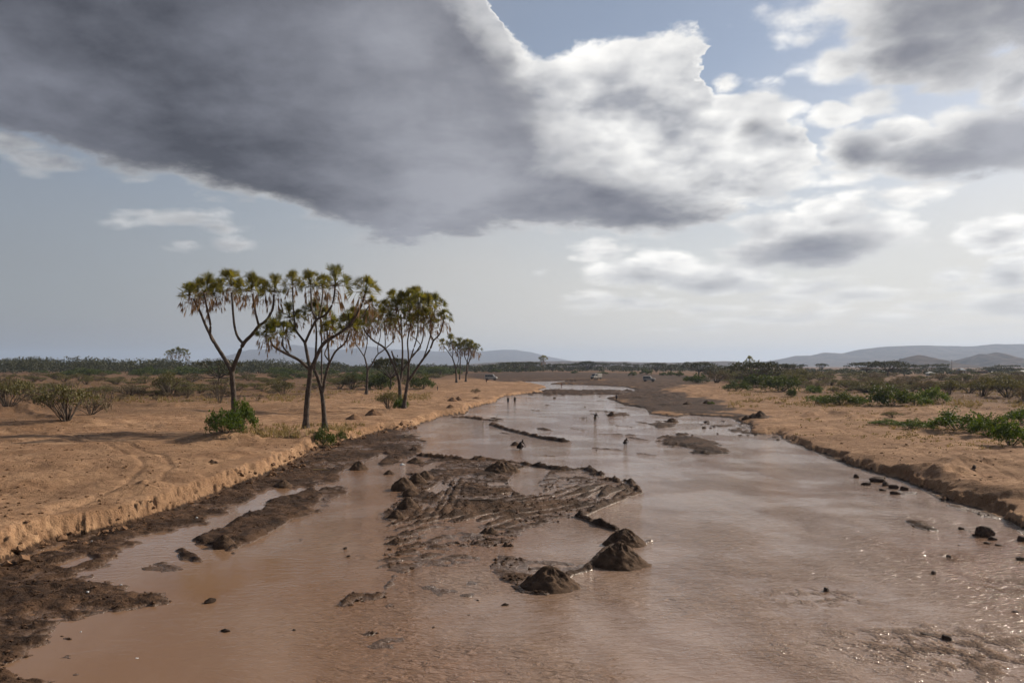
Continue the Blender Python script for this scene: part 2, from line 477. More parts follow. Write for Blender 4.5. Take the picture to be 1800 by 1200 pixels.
LEDGE = [PW(p, 1.2) for p in ([(1425, 722), (1450, 716), (1490, 722)], [(1500, 728), (1560, 722), (1650, 727)], [(1560, 722), (1700, 712), (1800, 722)], [(1690, 700), (1780, 700), (1830, 712)], [(1640, 820), (1700, 800), (1790, 808)], [(1590, 805), (1660, 825), (1760, 850), (1800, 850)], [(1400, 690), (1480, 684), (1560, 690)], [(1310, 700), (1380, 706)])] \
    + [PW(p, 1.6) for p in ([(0, 718), (110, 712), (200, 705), (300, 708), (390, 702)], [(490, 690), (600, 692), (640, 688)], [(270, 836), (350, 830), (420, 822)], [(0, 700), (60, 722), (120, 735)])]
TRACK = [(PW(p, 1.35), g) for p, g in (([(-80, 960), (60, 905), (170, 870), (240, 842), (275, 815), (262, 790), (200, 770), (60, 752), (-120, 745)], 0.75), ([(-120, 775), (120, 752), (300, 733), (470, 716), (600, 706), (700, 698), (820, 690)], 0.8), ([(1290, 700), (1400, 716), (1560, 760), (1700, 800), (1860, 850)], 0.8), ([(1260, 694), (1420, 700), (1600, 728), (1850, 780)], 0.8))]
MUD = [(PW(p), h, e, n) for p, h, e, n in MUD]
PUDDLE = [(PW(p), e) for p, e in PUDDLE]
DIKE = [(PW(p), h, w) for p, h, w in DIKE]
RUTS = [(PW(p), a, b, c) for p, a, b, c in RUTS]


def ground(X, Y):
    """height of the ground, and how wet or painted cloud-dark, scrubby and trodden it is"""
    X = np.asarray(X, float); Y = np.asarray(Y, float)
    ins = in_poly(X, Y, BED)
    near = 600.0
    dL, dR = line_dist(X, Y, LEFT, near), line_dist(X, Y, RIGHT, near)
    rad = np.hypot(X, Y)
    n7 = fbm(X / 9.0, Y / 9.0, 3, 1)
    n2 = fbm(X / 2.2, Y / 2.2, 4, 2)
    n05 = fbm(X / 0.45, Y / 0.45, 3, 3)
    nbig = fbm(X / 60.0, Y / 60.0, 3, 4)
    # left bank: an eroded sandy scarp cut by small gullies
    gul = np.abs(fbm(X / 0.75, Y / 0.75, 3, 5)) ** 0.8
    blk = fbm(X / 3.5, Y / 3.5, 2, 6)
    Sc = np.interp(Y, [0, 60, 90, 130, 180, 300], [0.66, 0.68, 0.75, 0.75, 0.5, 0.35]) * (0.92 + 0.38 * fbm(X / 6.0, Y / 6.0, 2, 15))
    gul = 0.65 * gul + 0.5 * np.abs(fbm(X / 0.28, Y / 0.28, 2, 16))
    dl = dL - 0.75 * gul - 0.55 * (blk + 0.35)
    cliff = 0.45 * sstep(-0.45, -0.05, dl) + 0.55 * sstep(-0.1, 1.0, (dl + 0.25 * n2) / (0.28 + 1.1 * sstep(0.05, 0.45, fbm(X / 5.0, Y / 5.0, 2, 27))))
    toe = sstep(0.0, 1.0, np.minimum(dL, 1.0))
    bench = 0.12 * sstep(1.6, 2.4, dL + 1.8 * blk) * sstep(-0.25, 0.3, n7)
    hl = 0.10 + 0.14 * toe + Sc * cliff * (0.88 + 0.12 * n7) + bench + 0.45 * (1 - np.exp(-dL / 30.0)) + (0.22 * n7 + 0.10 * n2) * sstep(0.5, 4, dL) + 0.03 * n05 - 0.10 * sstep(0.25, 0.5, fbm(X / 4.5, Y / 3.0, 3, 19)) * sstep(1, 4, dL)
    hl = hl - (1 - cliff) * 0.10 * gul
    # right bank: a low undercut step, then a gentle sandy slope
    Sr = np.interp(Y, [0, 45, 60, 85, 110, 160, 300], [0.46, 0.42, 0.34, 0.22, 0.13, 0.16, 0.2])
    dr = dR - 0.9 * gul - 1.0 * (blk + 0.2) - 0.35 * n2
    hr = 0.05 + 0.10 * sstep(0, 1.2, dR) + Sr * sstep(-0.2, 0.35, dr) + 0.9 * (1 - np.exp(-np.maximum(dR - 1, 0) / 22.0)) + (0.17 * fbm(X / 6 - Y / 11, Y / 4.0, 3, 8) + 0.08 * n2) * sstep(0.3, 5, dR) + 0.03 * n05 - 0.10 * sstep(0.22, 0.45, fbm(X / 5.0 + Y / 9, Y / 2.6, 3, 23)) * sstep(1, 4, dR)
    rough_r = sstep(140, 170, Y) * np.exp(-((dR - 10) / 25.0) ** 2)
    hr = hr + rough_r * 0.45 * np.abs(n2) * sstep(0, 3, dR)
    wl = sstep(-6, 6, dR - dL)
    h = hl * wl + hr * (1 - wl)
    flat = 1.75 + 0.30 * n7 * np.exp(-rad / 400.0) + 0.5 * nbig * np.exp(-rad / 1500.0)
    h = h + (flat - h) * sstep(60, 260, np.minimum(dL, dR))
    for bx, by, bz, br, bh in BUMP:
        cx, cy = W(bx, by, bz)
        q = ((X - cx) ** 2 + (Y - cy) ** 2) / br ** 2
        h = h + bh * np.exp(-q * 1.6) * sstep(0.0, 1.5, np.minimum(dL, dR)) * (0.8 + 0.5 * n2)
    for pl in LEDGE:                                   # little broken steps in the dry crust
        q = line_dist(X, Y, pl, 6.0)
        m = q < 6.0
        s_ = fbm(X / 1.2, Y / 1.2, 2, 9) * 0.8
        h = np.where(m, h + 0.42 * np.exp(-((q + s_) / 0.9) ** 2) * sstep(0.4, 2.0, np.minimum(dL, dR)), h)
    trk = np.zeros(X.shape)
    for pl, gauge in TRACK:                            # wheel tracks pressed into the sand
        q = line_dist(X, Y, pl, 4.0)
        for off_ in (gauge, ):
            g_ = np.exp(-((q - off_ + 0.10 * n2) / 0.20) ** 2)
            trk = np.maximum(trk, g_)
    h = h - 0.075 * trk * sstep(0.8, 2.0, np.minimum(dL, dR))
    # river bed
    edge = np.minimum(dL, dR)
    bed = -0.05 - 0.25 * sstep(0.0, 1.6, edge) + 0.03 * n2
    mudf = np.zeros(X.shape)
    for pts, hb, e, rg in MUD:
        sd = poly_sd(X, Y, pts, max(3.0, 6 * e)) + e * 2.4 * n2 + 0.9 * e * n05
        k = sstep(-2.2 * e, 2.6 * e, sd)
        top = hb * 0.75 + rg * (0.9 * n2 + 0.8 * n05 + 0.3 * n7)
        cand = np.where(k > 0, -0.14 + (top + 0.14) * k, -1.0)
        bed = np.maximum(bed, cand)
        mudf = np.maximum(mudf, k)
    for pts, e in PUDDLE:
        k = sstep(-e, e, poly_sd(X, Y, pts, 2.0) + 0.7 * e * n2)
        bed = bed + (-0.09 - bed) * k
    for pts, wv, half, amp in RUTS:
        q = line_dist(X, Y, pts, half * 2.2)
        bed = bed + amp * np.cos(2 * np.pi * (q + 0.22 * n2 + 0.12 * n7) / wv) * np.exp(-(q / half) ** 2) * (0.6 + 0.5 * n7 + 0.9 * n2) * (q < half * 2.2)
    for pts, hh, ww in DIKE:
        q = line_dist(X, Y, pts, 2.5)
        r_ = hh * (0.75 + 0.9 * n05 + 0.45 * n2) * np.exp(-((q + 0.12 * n2) / ww) ** 2)
        bed = np.where(q < 2.4, np.maximum(bed, r_ - 0.12 * (q > ww)), bed)
    z = np.where(ins, bed, np.maximum(h, -0.02 + 0.25 * np.minimum(dL, dR)) if False else h)
    shore = np.minimum(dL, dR)
    wet = np.where(ins, 1.0, 0.0)
    wl_h = np.interp(Y, [0, 80, 140, 300], [0.16, 0.2, 0.4, 0.5])
    wet_or_shaded = 1 - sstep(0.3, 1.0, (h + 0.12 * n2 + 0.05 * n05) / np.maximum(np.where(wl > 0.5, 0.30, wl_h), 1e-3))
    # low brown flat on the right shore; farther off, cloud shade painted as mud
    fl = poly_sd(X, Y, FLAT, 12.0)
    wet_or_shaded = np.maximum(wet_or_shaded, sstep(-4.0, 4.0, fl + 4 * n2 + 5 * n7) * np.where(Y > 230, 0.64, 0.80))
    wet = np.maximum(wet, wet_or_shaded)
    scrub = sstep(14, 60, shore + 14 * n7 + 8 * n2)
    scrub = np.maximum(scrub * (1 - ins), 0)
    return z, wet, scrub * (1 - 0.6 * trk), (1 - cliff) * wl * (1 - ins)


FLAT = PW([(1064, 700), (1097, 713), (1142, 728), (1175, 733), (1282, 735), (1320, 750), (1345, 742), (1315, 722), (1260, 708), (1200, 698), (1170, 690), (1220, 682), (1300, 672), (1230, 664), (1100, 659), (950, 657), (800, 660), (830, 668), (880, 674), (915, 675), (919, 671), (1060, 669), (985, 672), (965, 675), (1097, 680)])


def gz(x, y):
    z, *_ = ground(np.array([x]), np.array([y]))
    return float(z[0])


def drop(px, py, guess=1.2, it=4):
    """where the line of sight through a photo point meets the ground"""
    z = guess
    for _ in range(it):
        x, y = W(px, py, z)
        z = 0.5 * z + 0.5 * max(gz(x, y), 0.0)
    x, y = W(px, py, z)
    return x, y, max(gz(x, y), 0.0)


def link(o, parent=None):
    COL.objects.link(o)
    if parent is not None:
        o.parent = parent
    return o


def mesh_np(name, V, F, smooth=False):
    """mesh from arrays; F holds rows of one length (3 or 4)"""
    me = bpy.data.meshes.new(name)
    V = np.asarray(V, np.float32); F = np.asarray(F, np.int32)
    n = F.shape[1]
    me.vertices.add(len(V)); me.vertices.foreach_set('co', V.ravel())
    me.loops.add(F.size); me.loops.foreach_set('vertex_index', F.ravel())
    me.polygons.add(len(F))
    me.polygons.foreach_set('loop_start', np.arange(0, F.size, n, dtype=np.int32))
    me.polygons.foreach_set('use_smooth', np.full(len(F), smooth))
    me.update(calc_edges=True)
    return me


def add_attr(me, name, vals):
    a = me.attributes.new(name, 'FLOAT', 'POINT')
    a.data.foreach_set('value', np.asarray(vals, np.float32))


def material(name):
    m = bpy.data.materials.new(name)
    m.use_nodes = True
    nt = m.node_tree
    S.nt = nt
    b = nt.nodes['Principled BSDF']
    return m, nt, b


def attr(name):
    n = S.nt.nodes.new('ShaderNodeAttribute')
    n.attribute_name = name
    return S(n.outputs['Fac'])


def bump(height, strength, dist, normal=None):
    n = S.nt.nodes.new('ShaderNodeBump')
    n.inputs['Strength'].default_value = strength
    put(n.inputs['Distance'], dist)
    put(n.inputs['Height'], height)
    if normal is not None:
        put(n.inputs['Normal'], normal)
    return S(n.outputs[0])


def objco():
    n = S.nt.nodes.new('ShaderNodeTexCoord')
    return S(n.outputs['Object'])


def ground_material():
    m, nt, b = material('bank_soil')
    co = objco()
    wet, scrub, face = attr('wet'), attr('scrub'), attr('face')
    nA = noise(co, 0.35, 5, 0.6, dim='3D')
    nB = noise(co, 2.6, 6, 0.65, dim='3D')
    nC = noise(co, 14.0, 4, 0.6, dim='3D')
    nL = noise(co, 0.06, 4, 0.6, dim='3D')
    sand = mix(ramp(nA, 0.35, 0.65), (0.245, 0.142, 0.08), (0.395, 0.25, 0.148))
    sand = mix(ramp(nB, 0.50, 0.64) * 0.7, sand, (0.19, 0.106, 0.06))
    sand = mix(ramp(nC, 0.56, 0.66) * 0.6, sand, (0.105, 0.06, 0.034))
    X_, Y_, Z_ = sep(co)
    nF = noise(xyz(X_ * 3.2, Y_ * 3.2, Z_ * 0.7), 1.0, 5, 0.65, dim='3D')
    cliffc = mix(ramp(nF, 0.36, 0.62), (0.15, 0.086, 0.048), (0.40, 0.255, 0.145))
    sand = mix(face * 0.9, sand, cliffc)
    dry = mix(ramp(nL, 0.40, 0.62) * 0.75, (0.155, 0.088, 0.05), (0.09, 0.056, 0.032))  # scrub soil, darkened further to stand in for cloud shade
    dry = mix(ramp(nB, 0.48, 0.66) * 0.7, dry, (0.11, 0.072, 0.042))
    nP = noise(co, 0.75, 4, 0.65, dim='3D')
    sand = mix(ramp(nP, 0.50, 0.63) * 0.7, sand, (0.155, 0.085, 0.046))
    sand = mix(ramp(nL, 0.46, 0.6) * 0.55, sand, (0.205, 0.122, 0.07))
    base = mix(scrub * ramp(nA, 0.25, 0.55, 0.55, 1.0), sand, dry)
    mud = mix(ramp(nA, 0.35, 0.62), (0.032, 0.018, 0.0105), (0.082, 0.046, 0.026))
    mud = mix(ramp(nB, 0.48, 0.64) * 0.8, mud, (0.017, 0.010, 0.0065))
    film0 = ramp(Z_ + (nB - 0.5) * 0.06, 0.0, 0.09, 1.0, 0.0)
    mud = mix(film0 * 0.75, mud, (0.135, 0.078, 0.044))
    film = ramp(Z_ + (nB - 0.5) * 0.05, 0.0, 0.07, 1.0, 0.0)
    wf = ramp(wet + (nB - 0.5) * 0.55, 0.30, 0.72)  # wet also carries the cloud shade painted on the far flat
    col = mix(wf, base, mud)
    put(b.inputs['Base Color'], col)
    put(b.inputs['Roughness'], mix(wf, (0.95,) * 3, mix(film, (0.72,) * 3, (0.16,) * 3)))
    put(b.inputs['Specular IOR Level'], mix(wf, (0.12,) * 3, mix(film, (0.12,) * 3, (0.55,) * 3)))
    hgt = nB * 0.6 + nC * 0.28 + noise(co, 0.9, 3, 0.5, dim='3D') * 0.6
    put(b.inputs['Normal'], bump(hgt, 1.0, 0.22))
    return m


def build_ground():
    fine = np.radians(np.linspace(-35.5, 35.5, 860))
    side = np.radians(np.linspace(36.5, 323.5, 70))
    ang = np.concatenate([fine, side])
    py = np.arange(1340, 705, -0.95)
    r1 = CAM_H * FPX / (py - HORIZ)
    r2 = np.geomspace(r1[-1] * 1.01, 560.0, 150)
    r3 = np.geomspace(568.0, 15000.0, 60)
    rad = np.concatenate([[2.0, 5.0, 9.0], r1, r2, r3])
    A, Rr = np.meshgrid(ang, rad)
    X, Y = (np.sin(A) * Rr), (np.cos(A) * Rr)
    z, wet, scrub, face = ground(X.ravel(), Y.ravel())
    V = np.column_stack([X.ravel(), Y.ravel(), z])
    V = np.vstack([V, [[0, 0, -0.3]]])
    nr, na = A.shape
    i = np.arange(nr - 1)[:, None] * na
    j = np.arange(na)[None, :]
    j2 = (j + 1) % na
    F = np.stack([i + j, i + j2, i + na + j2, i + na + j], -1).reshape(-1, 4)
    F = F[:, ::-1]
    me = mesh_np('ground', V, F, True)
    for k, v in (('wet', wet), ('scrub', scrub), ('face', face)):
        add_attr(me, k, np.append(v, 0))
    o = link(bpy.data.objects.new('ground', me))
    me.materials.append(ground_material())
    o['kind'] = 'structure'
    return o


ground_obj = build_ground()


# ---------------------------------------------------------------- the river
def build_river():
    xs = np.array([-400.0, 400.0]); ys = np.array([2.0, 430.0])
    V = [(xs[0], ys[0], 0), (xs[1], ys[0], 0), (xs[1], ys[1], 0), (xs[0], ys[1], 0)]
    me = mesh_np('river', V, [(0, 1, 2, 3)])
    m, nt, b = material('muddy_water')
    co = objco()
    X_, Y_, _ = sep(co)
    nL = noise(co, 0.07, 3, 0.5)
    silt = noise(xyz(X_ * 0.9 + Y_ * 0.25, Y_ * 0.22 - X_ * 0.1), 0.5, 5, 0.6)
    col = mix(ramp(silt, 0.35, 0.65), (0.215, 0.138, 0.092), (0.27, 0.185, 0.132))
    col = mix(ramp(nL, 0.42, 0.6) * 0.6, col, (0.195, 0.102, 0.054))
    col = mix(ramp(X_ + Y_ * 0.20, -7.0, 7.0, 0.35, 1.0), (0.205, 0.113, 0.058), col)
    put(b.inputs['Base Color'], col)
    put(b.inputs['IOR'], 1.38)
    # ripples run across the current; calm water in the side pools on the left
    calm = ramp(X_ + Y_ * 0.22, -4.0, 3.5)
    patch = ramp(noise(co, 0.16, 3, 0.55), 0.36, 0.62, 0.25, 1.0)
    w1 = noise(xyz(X_ * 1.1 + Y_ * 0.3, Y_ * 2.6 - X_ * 0.5), 1.5, 3, 0.55, dist=0.6)
    w2 = noise(xyz(X_ * 1.0 - Y_ * 0.2, Y_ * 2.0 + X_ * 0.3), 5.0, 3, 0.55, dist=0.4)
    w3 = noise(xyz(X_, Y_ * 1.6), 0.35, 2, 0.5)
    hgt = (w1 * 1.0 + w2 * 0.42) * patch * (calm * 0.92 + 0.08) + w3 * 0.5 * calm
    for (px, py, rr) in ((1655, 1135, 1.5), (1765, 1150, 1.6), (1440, 1050, 0.9), (1672, 982, 0.7), (1780, 1030, 1.0)):
        wx, wy = W(px, py)
        q2 = M('POWER', (X_ - wx) * (1 / (rr * 1.6)), 2.0) + M('POWER', (Y_ - wy) * (1 / rr), 2.0)
        hgt = hgt + M('EXPONENT', q2 * -1.0) * ramp(noise(co, 1.6, 3, 0.6), 0.42, 0.7) * noise(xyz(X_, Y_ * 1.5), 9.0, 3, 0.6) * 1.7
    put(b.inputs['Normal'], bump(hgt, 1.0, 0.13))
    put(b.inputs['Roughness'], ramp(calm, 0, 1, 0.04, 0.08, False))
    me.materials.append(m)
    o = link(bpy.data.objects.new('river', me))
    o['kind'] = 'structure'


build_river()


# ---------------------------------------------------------------- far hills
def far_range(name, prof, dist, depth, seed, rough, col1, col2, tail=None):
    """a ridge standing at a distance: skyline heights by photo column, carved by gullies"""
    xs = [p[0] for p in prof]
    n_x, n_y = 260, 46
    px = np.linspace(xs[0], xs[-1], n_x)
    u = (px - 900.0) / FPX
    top = CAM_H + (HORIZ - np.interp(px, xs, [p[1] for p in prof])) / FPX * dist
    t = np.linspace(-1, 1, n_y)
    U, T = np.meshgrid(u, t)
    X = U * dist
    Y = dist + T * depth
    sh = np.where(T < 0, np.clip(1 + T, 0, 1) ** 0.9, np.clip(1 - T, 0, 1))
    gully = np.abs(fbm(X / (depth * 0.35), Y / (depth * 0.5), 4, seed))
    Z = 1.0 + (np.maximum(top, 1.2)[None, :] - 1.0) * sh * (1 - rough * gully * 4 * sh * (1 - sh) - 0.02) + (1 - sh) * -1.5
    Z += fbm(X / 60.0, Y / 60.0, 3, seed + 5) * rough * 6.0 * sh
    V = np.column_stack([X.ravel(), Y.ravel(), Z.ravel()])
    i = np.arange(n_y - 1)[:, None] * n_x; j = np.arange(n_x - 1)[None, :]
    F = np.stack([i + j, i + j + 1, i + n_x + j + 1, i + n_x + j], -1).reshape(-1, 4)
    me = mesh_np(name, V, F, True)
    m, nt, b = material(name + '_scrub')
    co = objco()
    c = mix(ramp(noise(co, 0.02, 6, 0.7, dim='3D'), 0.4, 0.62), col1, col2)
    put(b.inputs['Base Color'], c)
    put(b.inputs['Roughness'], 1.0)
    put(b.inputs['Specular IOR Level'], 0.0)
    me.materials.append(m)
    o = link(bpy.data.objects.new(name, me))
    o['kind'] = 'structure'
    return o


HC = ((0.075, 0.062, 0.05), (0.14, 0.105, 0.08))
far_range('mountain_range', [(1330, 640), (1370, 631), (1400, 624), (1425, 624), (1450, 618), (1480, 620), (1510, 613), (1550, 608), (1590, 606), (1620, 605), (1660, 606), (1690, 607), (1720, 606), (1745, 603), (1800, 603), (1900, 601), (2050, 606), (2200, 612)], 7000, 1500, 21, 0.5, *HC)
far_range('far_mountains', [(380, 630), (440, 613), (480, 612), (517, 604), (560, 611), (600, 613), (650, 607), (690, 612), (760, 616), (840, 617), (880, 613), (905, 613), (935, 618), (965, 626), (1000, 633), (1020, 638)], 12000, 1800, 31, 0.4, *HC)
far_range('plateau', [(820, 640), (850, 637), (920, 634.5), (960, 634), (1010, 634), (1060, 635), (1120, 636), (1180, 637), (1230, 635), (1262, 634), (1290, 634), (1305, 637), (1320, 641)], 4200, 500, 41, 0.4, *HC)
far_range('hill', [(1545, 647), (1560, 642), (1580, 632), (1598, 626), (1614, 622.5), (1628, 625), (1645, 632), (1660, 638), (1690, 646)], 2600, 300, 51, 0.4, *HC)
far_range('hill', [(1665, 647), (1680, 641), (1700, 630), (1722, 620.5), (1738, 621), (1751, 618), (1764, 621), (1785, 632), (1805, 637), (1830, 645)], 3200, 380, 61, 0.4, *HC)


# ---------------------------------------------------------------- dusty air
def build_haze():
    r, z0, z1 = 17000.0, -2.0, 312.0
    V = [(-r, -r, z0), (r, -r, z0), (r, r, z0), (-r, r, z0), (-r, -r, z1), (r, -r, z1), (r, r, z1), (-r, r, z1)]
    F = [(0, 3, 2, 1), (4, 5, 6, 7), (0, 1, 5, 4), (1, 2, 6, 5), (2, 3, 7, 6), (3, 0, 4, 7)]
    me = mesh_np('haze', V, F)
    m = bpy.data.materials.new('dusty_air')
    m.use_nodes = True
    nt = m.node_tree
    nt.nodes.clear()
    out = nt.nodes.new('ShaderNodeOutputMaterial')
    v = nt.nodes.new('ShaderNodeVolumePrincipled')
    v.inputs['Color'].default_value = (0.60, 0.75, 1.0, 1)
    v.inputs['Density'].default_value = 8.5e-5
    v.inputs['Anisotropy'].default_value = 0.25
    nt.links.new(v.outputs[0], out.inputs['Volume'])
    me.materials.append(m)
    o = link(bpy.data.objects.new('haze', me))
    o['kind'] = 'stuff'


build_haze()
# ---------------------------------------------------------------- tagging, placing, shared shapes
def tag(o, label=None, cat=None, group=None, kind=None):
    for k, v in (('label', label), ('category', cat), ('group', group), ('kind', kind)):
        if v:
            o[k] = v
    return o


def empty(name, loc, rz=0.0, scale=None):
    o = bpy.data.objects.new(name, None)
    o.empty_display_size = 0.3
    o.location = loc
    o.rotation_euler = (0, 0, rz)
    if scale:
        o.scale = scale
    return link(o)


def mobj(name, me, parent=None, mat=None):
    o = bpy.data.objects.new(name, me)
    if mat is not None and not me.materials:
        me.materials.append(mat)
    return link(o, parent)


def drop_many(px, py, guess=1.4, it=4):
    px, py = np.asarray(px, float), np.asarray(py, float)
    z = np.full(px.shape, guess)
    for _ in range(it):
        y = (CAM_H - z) * FPX / (py - HORIZ); x = (px - 900) / FPX * y
        g, *_ = ground(x, y)
        z = 0.5 * z + 0.5 * np.maximum(g, 0)
    y = (CAM_H - z) * FPX / (py - HORIZ); x = (px - 900) / FPX * y
    g, wet, scrub, _ = ground(x, y)
    return x, y, np.maximum(g, 0), wet


class MB:
    """collects triangles and quads (as arrays) into one mesh"""
    def __init__(self):
        self.V, self.F, self.n = [], [], 0

    def add(self, V, F):
        V = np.asarray(V, float); F = np.asarray(F, int)
        if F.shape[1] == 3:
            F = np.column_stack([F, F[:, 2]])
        self.V.append(V); self.F.append(F + self.n); self.n += len(V)

    def tube(self, pts, rad, k=6, cap=True):
        pts = np.asarray(pts, float); rad = np.asarray(rad, float)
        d = np.gradient(pts, axis=0)
        d /= np.linalg.norm(d, axis=1)[:, None] + 1e-9
        up = np.where(np.abs(d[:, 2:3]) > 0.9, np.array([[1.0, 0, 0]]), np.array([[0, 0, 1.0]]))
        a = np.cross(d, up); a /= np.linalg.norm(a, axis=1)[:, None] + 1e-9
        b = np.cross(d, a)
        t = np.linspace(0, 2 * np.pi, k, endpoint=False)
        ring = a[:, None, :] * np.cos(t)[None, :, None] + b[:, None, :] * np.sin(t)[None, :, None]
        V = (pts[:, None, :] + ring * rad[:, None, None]).reshape(-1, 3)
        i = np.arange(len(pts) - 1)[:, None] * k; j = np.arange(k)[None, :]; j2 = (j + 1) % k
        F = np.stack([i + j, i + j2, i + k + j2, i + k + j], -1).reshape(-1, 4)
        self.add(V, F)

    def box(self, c, s, M_=None):
        c, s = np.array(c, float), np.array(s, float) / 2
        V = np.array([(x, y, z) for z in (-1, 1) for y in (-1, 1) for x in (-1, 1)]) * s + c
        if M_ is not None:
            V = V @ np.array(M_)[:3, :3].T
        self.add(V, [(0, 2, 3, 1), (4, 5, 7, 6), (0, 1, 5, 4), (2, 6, 7, 3), (0, 4, 6, 2), (1, 3, 7, 5)])

    def mesh(self, name, smooth=False):
        V = np.vstack(self.V); F = np.vstack(self.F)
        tri = F[:, 2] == F[:, 3]
        me = bpy.data.meshes.new(name)
        faces = [tuple(f[:3]) for f in F[tri].tolist()] + [tuple(f) for f in F[~tri].tolist()]
        me.from_pydata(V.tolist(), [], faces)
        if smooth:
            me.polygons.foreach_set('use_smooth', np.ones(len(me.polygons), bool))
        me.update()
        return me


def catmull(pts, n=5):
    pts = np.asarray(pts, float)
    P = np.vstack([2 * pts[0] - pts[1], pts, 2 * pts[-1] - pts[-2]])
    out = []
    for i in range(1, len(P) - 2):
        for t in np.linspace(0, 1, n, endpoint=False):
            out.append(0.5 * ((2 * P[i]) + (P[i + 1] - P[i - 1]) * t + (2 * P[i - 1] - 5 * P[i] + 4 * P[i + 1] - P[i + 2]) * t ** 2 + (3 * P[i] - P[i - 1] - 3 * P[i + 1] + P[i + 2]) * t ** 3))
    out.append(pts[-1])
    return np.array(out)


def leaf_material(name, c1, c2, trans=0.35, rough=0.6):
    m = bpy.data.materials.new(name)
    m.use_nodes = True
    nt = m.node_tree
    S.nt = nt
    b = nt.nodes['Principled BSDF']
    g = nt.nodes.new('ShaderNodeNewGeometry')
    oi = nt.nodes.new('ShaderNodeObjectInfo')
    f = M('ADD', S(g.outputs['Random Per Island']) * 0.7, S(oi.outputs['Random']) * 0.3)
    c = mix(f, c1, c2)
    put(b.inputs['Base Color'], c)
    put(b.inputs['Roughness'], rough)
    put(b.inputs['Specular IOR Level'], 0.2)
    tr = nt.nodes.new('ShaderNodeBsdfTranslucent')
    put(tr.inputs['Color'], mix(1.0, c, (1.15, 1.1, 0.7), 'MULTIPLY'))
    ms = nt.nodes.new('ShaderNodeMixShader')
    ms.inputs[0].default_value = trans
    nt.links.new(b.outputs[0], ms.inputs[1]); nt.links.new(tr.outputs[0], ms.inputs[2])
    nt.links.new(ms.outputs[0], nt.nodes['Material Output'].inputs['Surface'])
    return m


def plain_material(name, c1, c2, scale=6.0, rough=0.85, bmp=0.4, dist=0.03, spec=0.3, metal=0.0):
    m, nt, b = material(name)
    co = objco()
    n = noise(co, scale, 5, 0.62, dim='3D')
    put(b.inputs['Base Color'], mix(ramp(n, 0.36, 0.64), c1, c2))
    put(b.inputs['Roughness'], rough)
    put(b.inputs['Specular IOR Level'], spec)
    put(b.inputs['Metallic'], metal)
    if bmp:
        put(b.inputs['Normal'], bump(noise(co, scale * 2.3, 5, 0.6, dim='3D'), bmp, dist))
    return m


MAT = dict(
    bark=plain_material('palm_bark', (0.055, 0.042, 0.034), (0.11, 0.085, 0.066), 3.0, 0.9, 0.8, 0.08),
    frond=leaf_material('palm_leaf', (0.05, 0.075, 0.016), (0.24, 0.20, 0.036), 0.45),
    dead=leaf_material('dead_palm_leaf', (0.15, 0.09, 0.048), (0.30, 0.195, 0.112), 0.25, 0.8),
    green=leaf_material('thicket_leaf', (0.038, 0.06, 0.014), (0.095, 0.112, 0.028), 0.35),
    fresh=leaf_material('fresh_leaf', (0.042, 0.078, 0.014), (0.115, 0.15, 0.03), 0.4),
    olive=leaf_material('thorn_leaf', (0.085, 0.085, 0.034), (0.165, 0.145, 0.062), 0.3),
    dry=leaf_material('dry_twigs', (0.12, 0.09, 0.055), (0.20, 0.155, 0.10), 0.15, 0.9),
    dusk=leaf_material('acacia_leaf', (0.034, 0.038, 0.019), (0.075, 0.076, 0.036), 0.25),
    straw=leaf_material('straw', (0.20, 0.15, 0.075), (0.34, 0.26, 0.13), 0.3, 0.9),
    twig=plain_material('twig_bark', (0.06, 0.045, 0.034), (0.12, 0.092, 0.07), 5.0, 0.9, 0.0),
    heap=plain_material('damp_sand', (0.042, 0.025, 0.015), (0.095, 0.058, 0.035), 3.0, 0.9, 0.7, 0.06, 0.2),
    drysand=plain_material('dug_sand', (0.12, 0.066, 0.036), (0.20, 0.115, 0.064), 3.0, 0.95, 0.6, 0.06, 0.2),
    mud=plain_material('wet_mud', (0.035, 0.021, 0.013), (0.085, 0.05, 0.03), 6.0, 0.75, 1.0, 0.12, 0.2),
    crumb=plain_material('mud_crumb', (0.035, 0.02, 0.012), (0.09, 0.052, 0.031), 3.0, 0.85, 0.0, 0.03, 0.12),
    rock=plain_material('river_rock', (0.055, 0.034, 0.025), (0.12, 0.078, 0.055), 4.0, 0.75, 0.9, 0.1, 0.25),
)


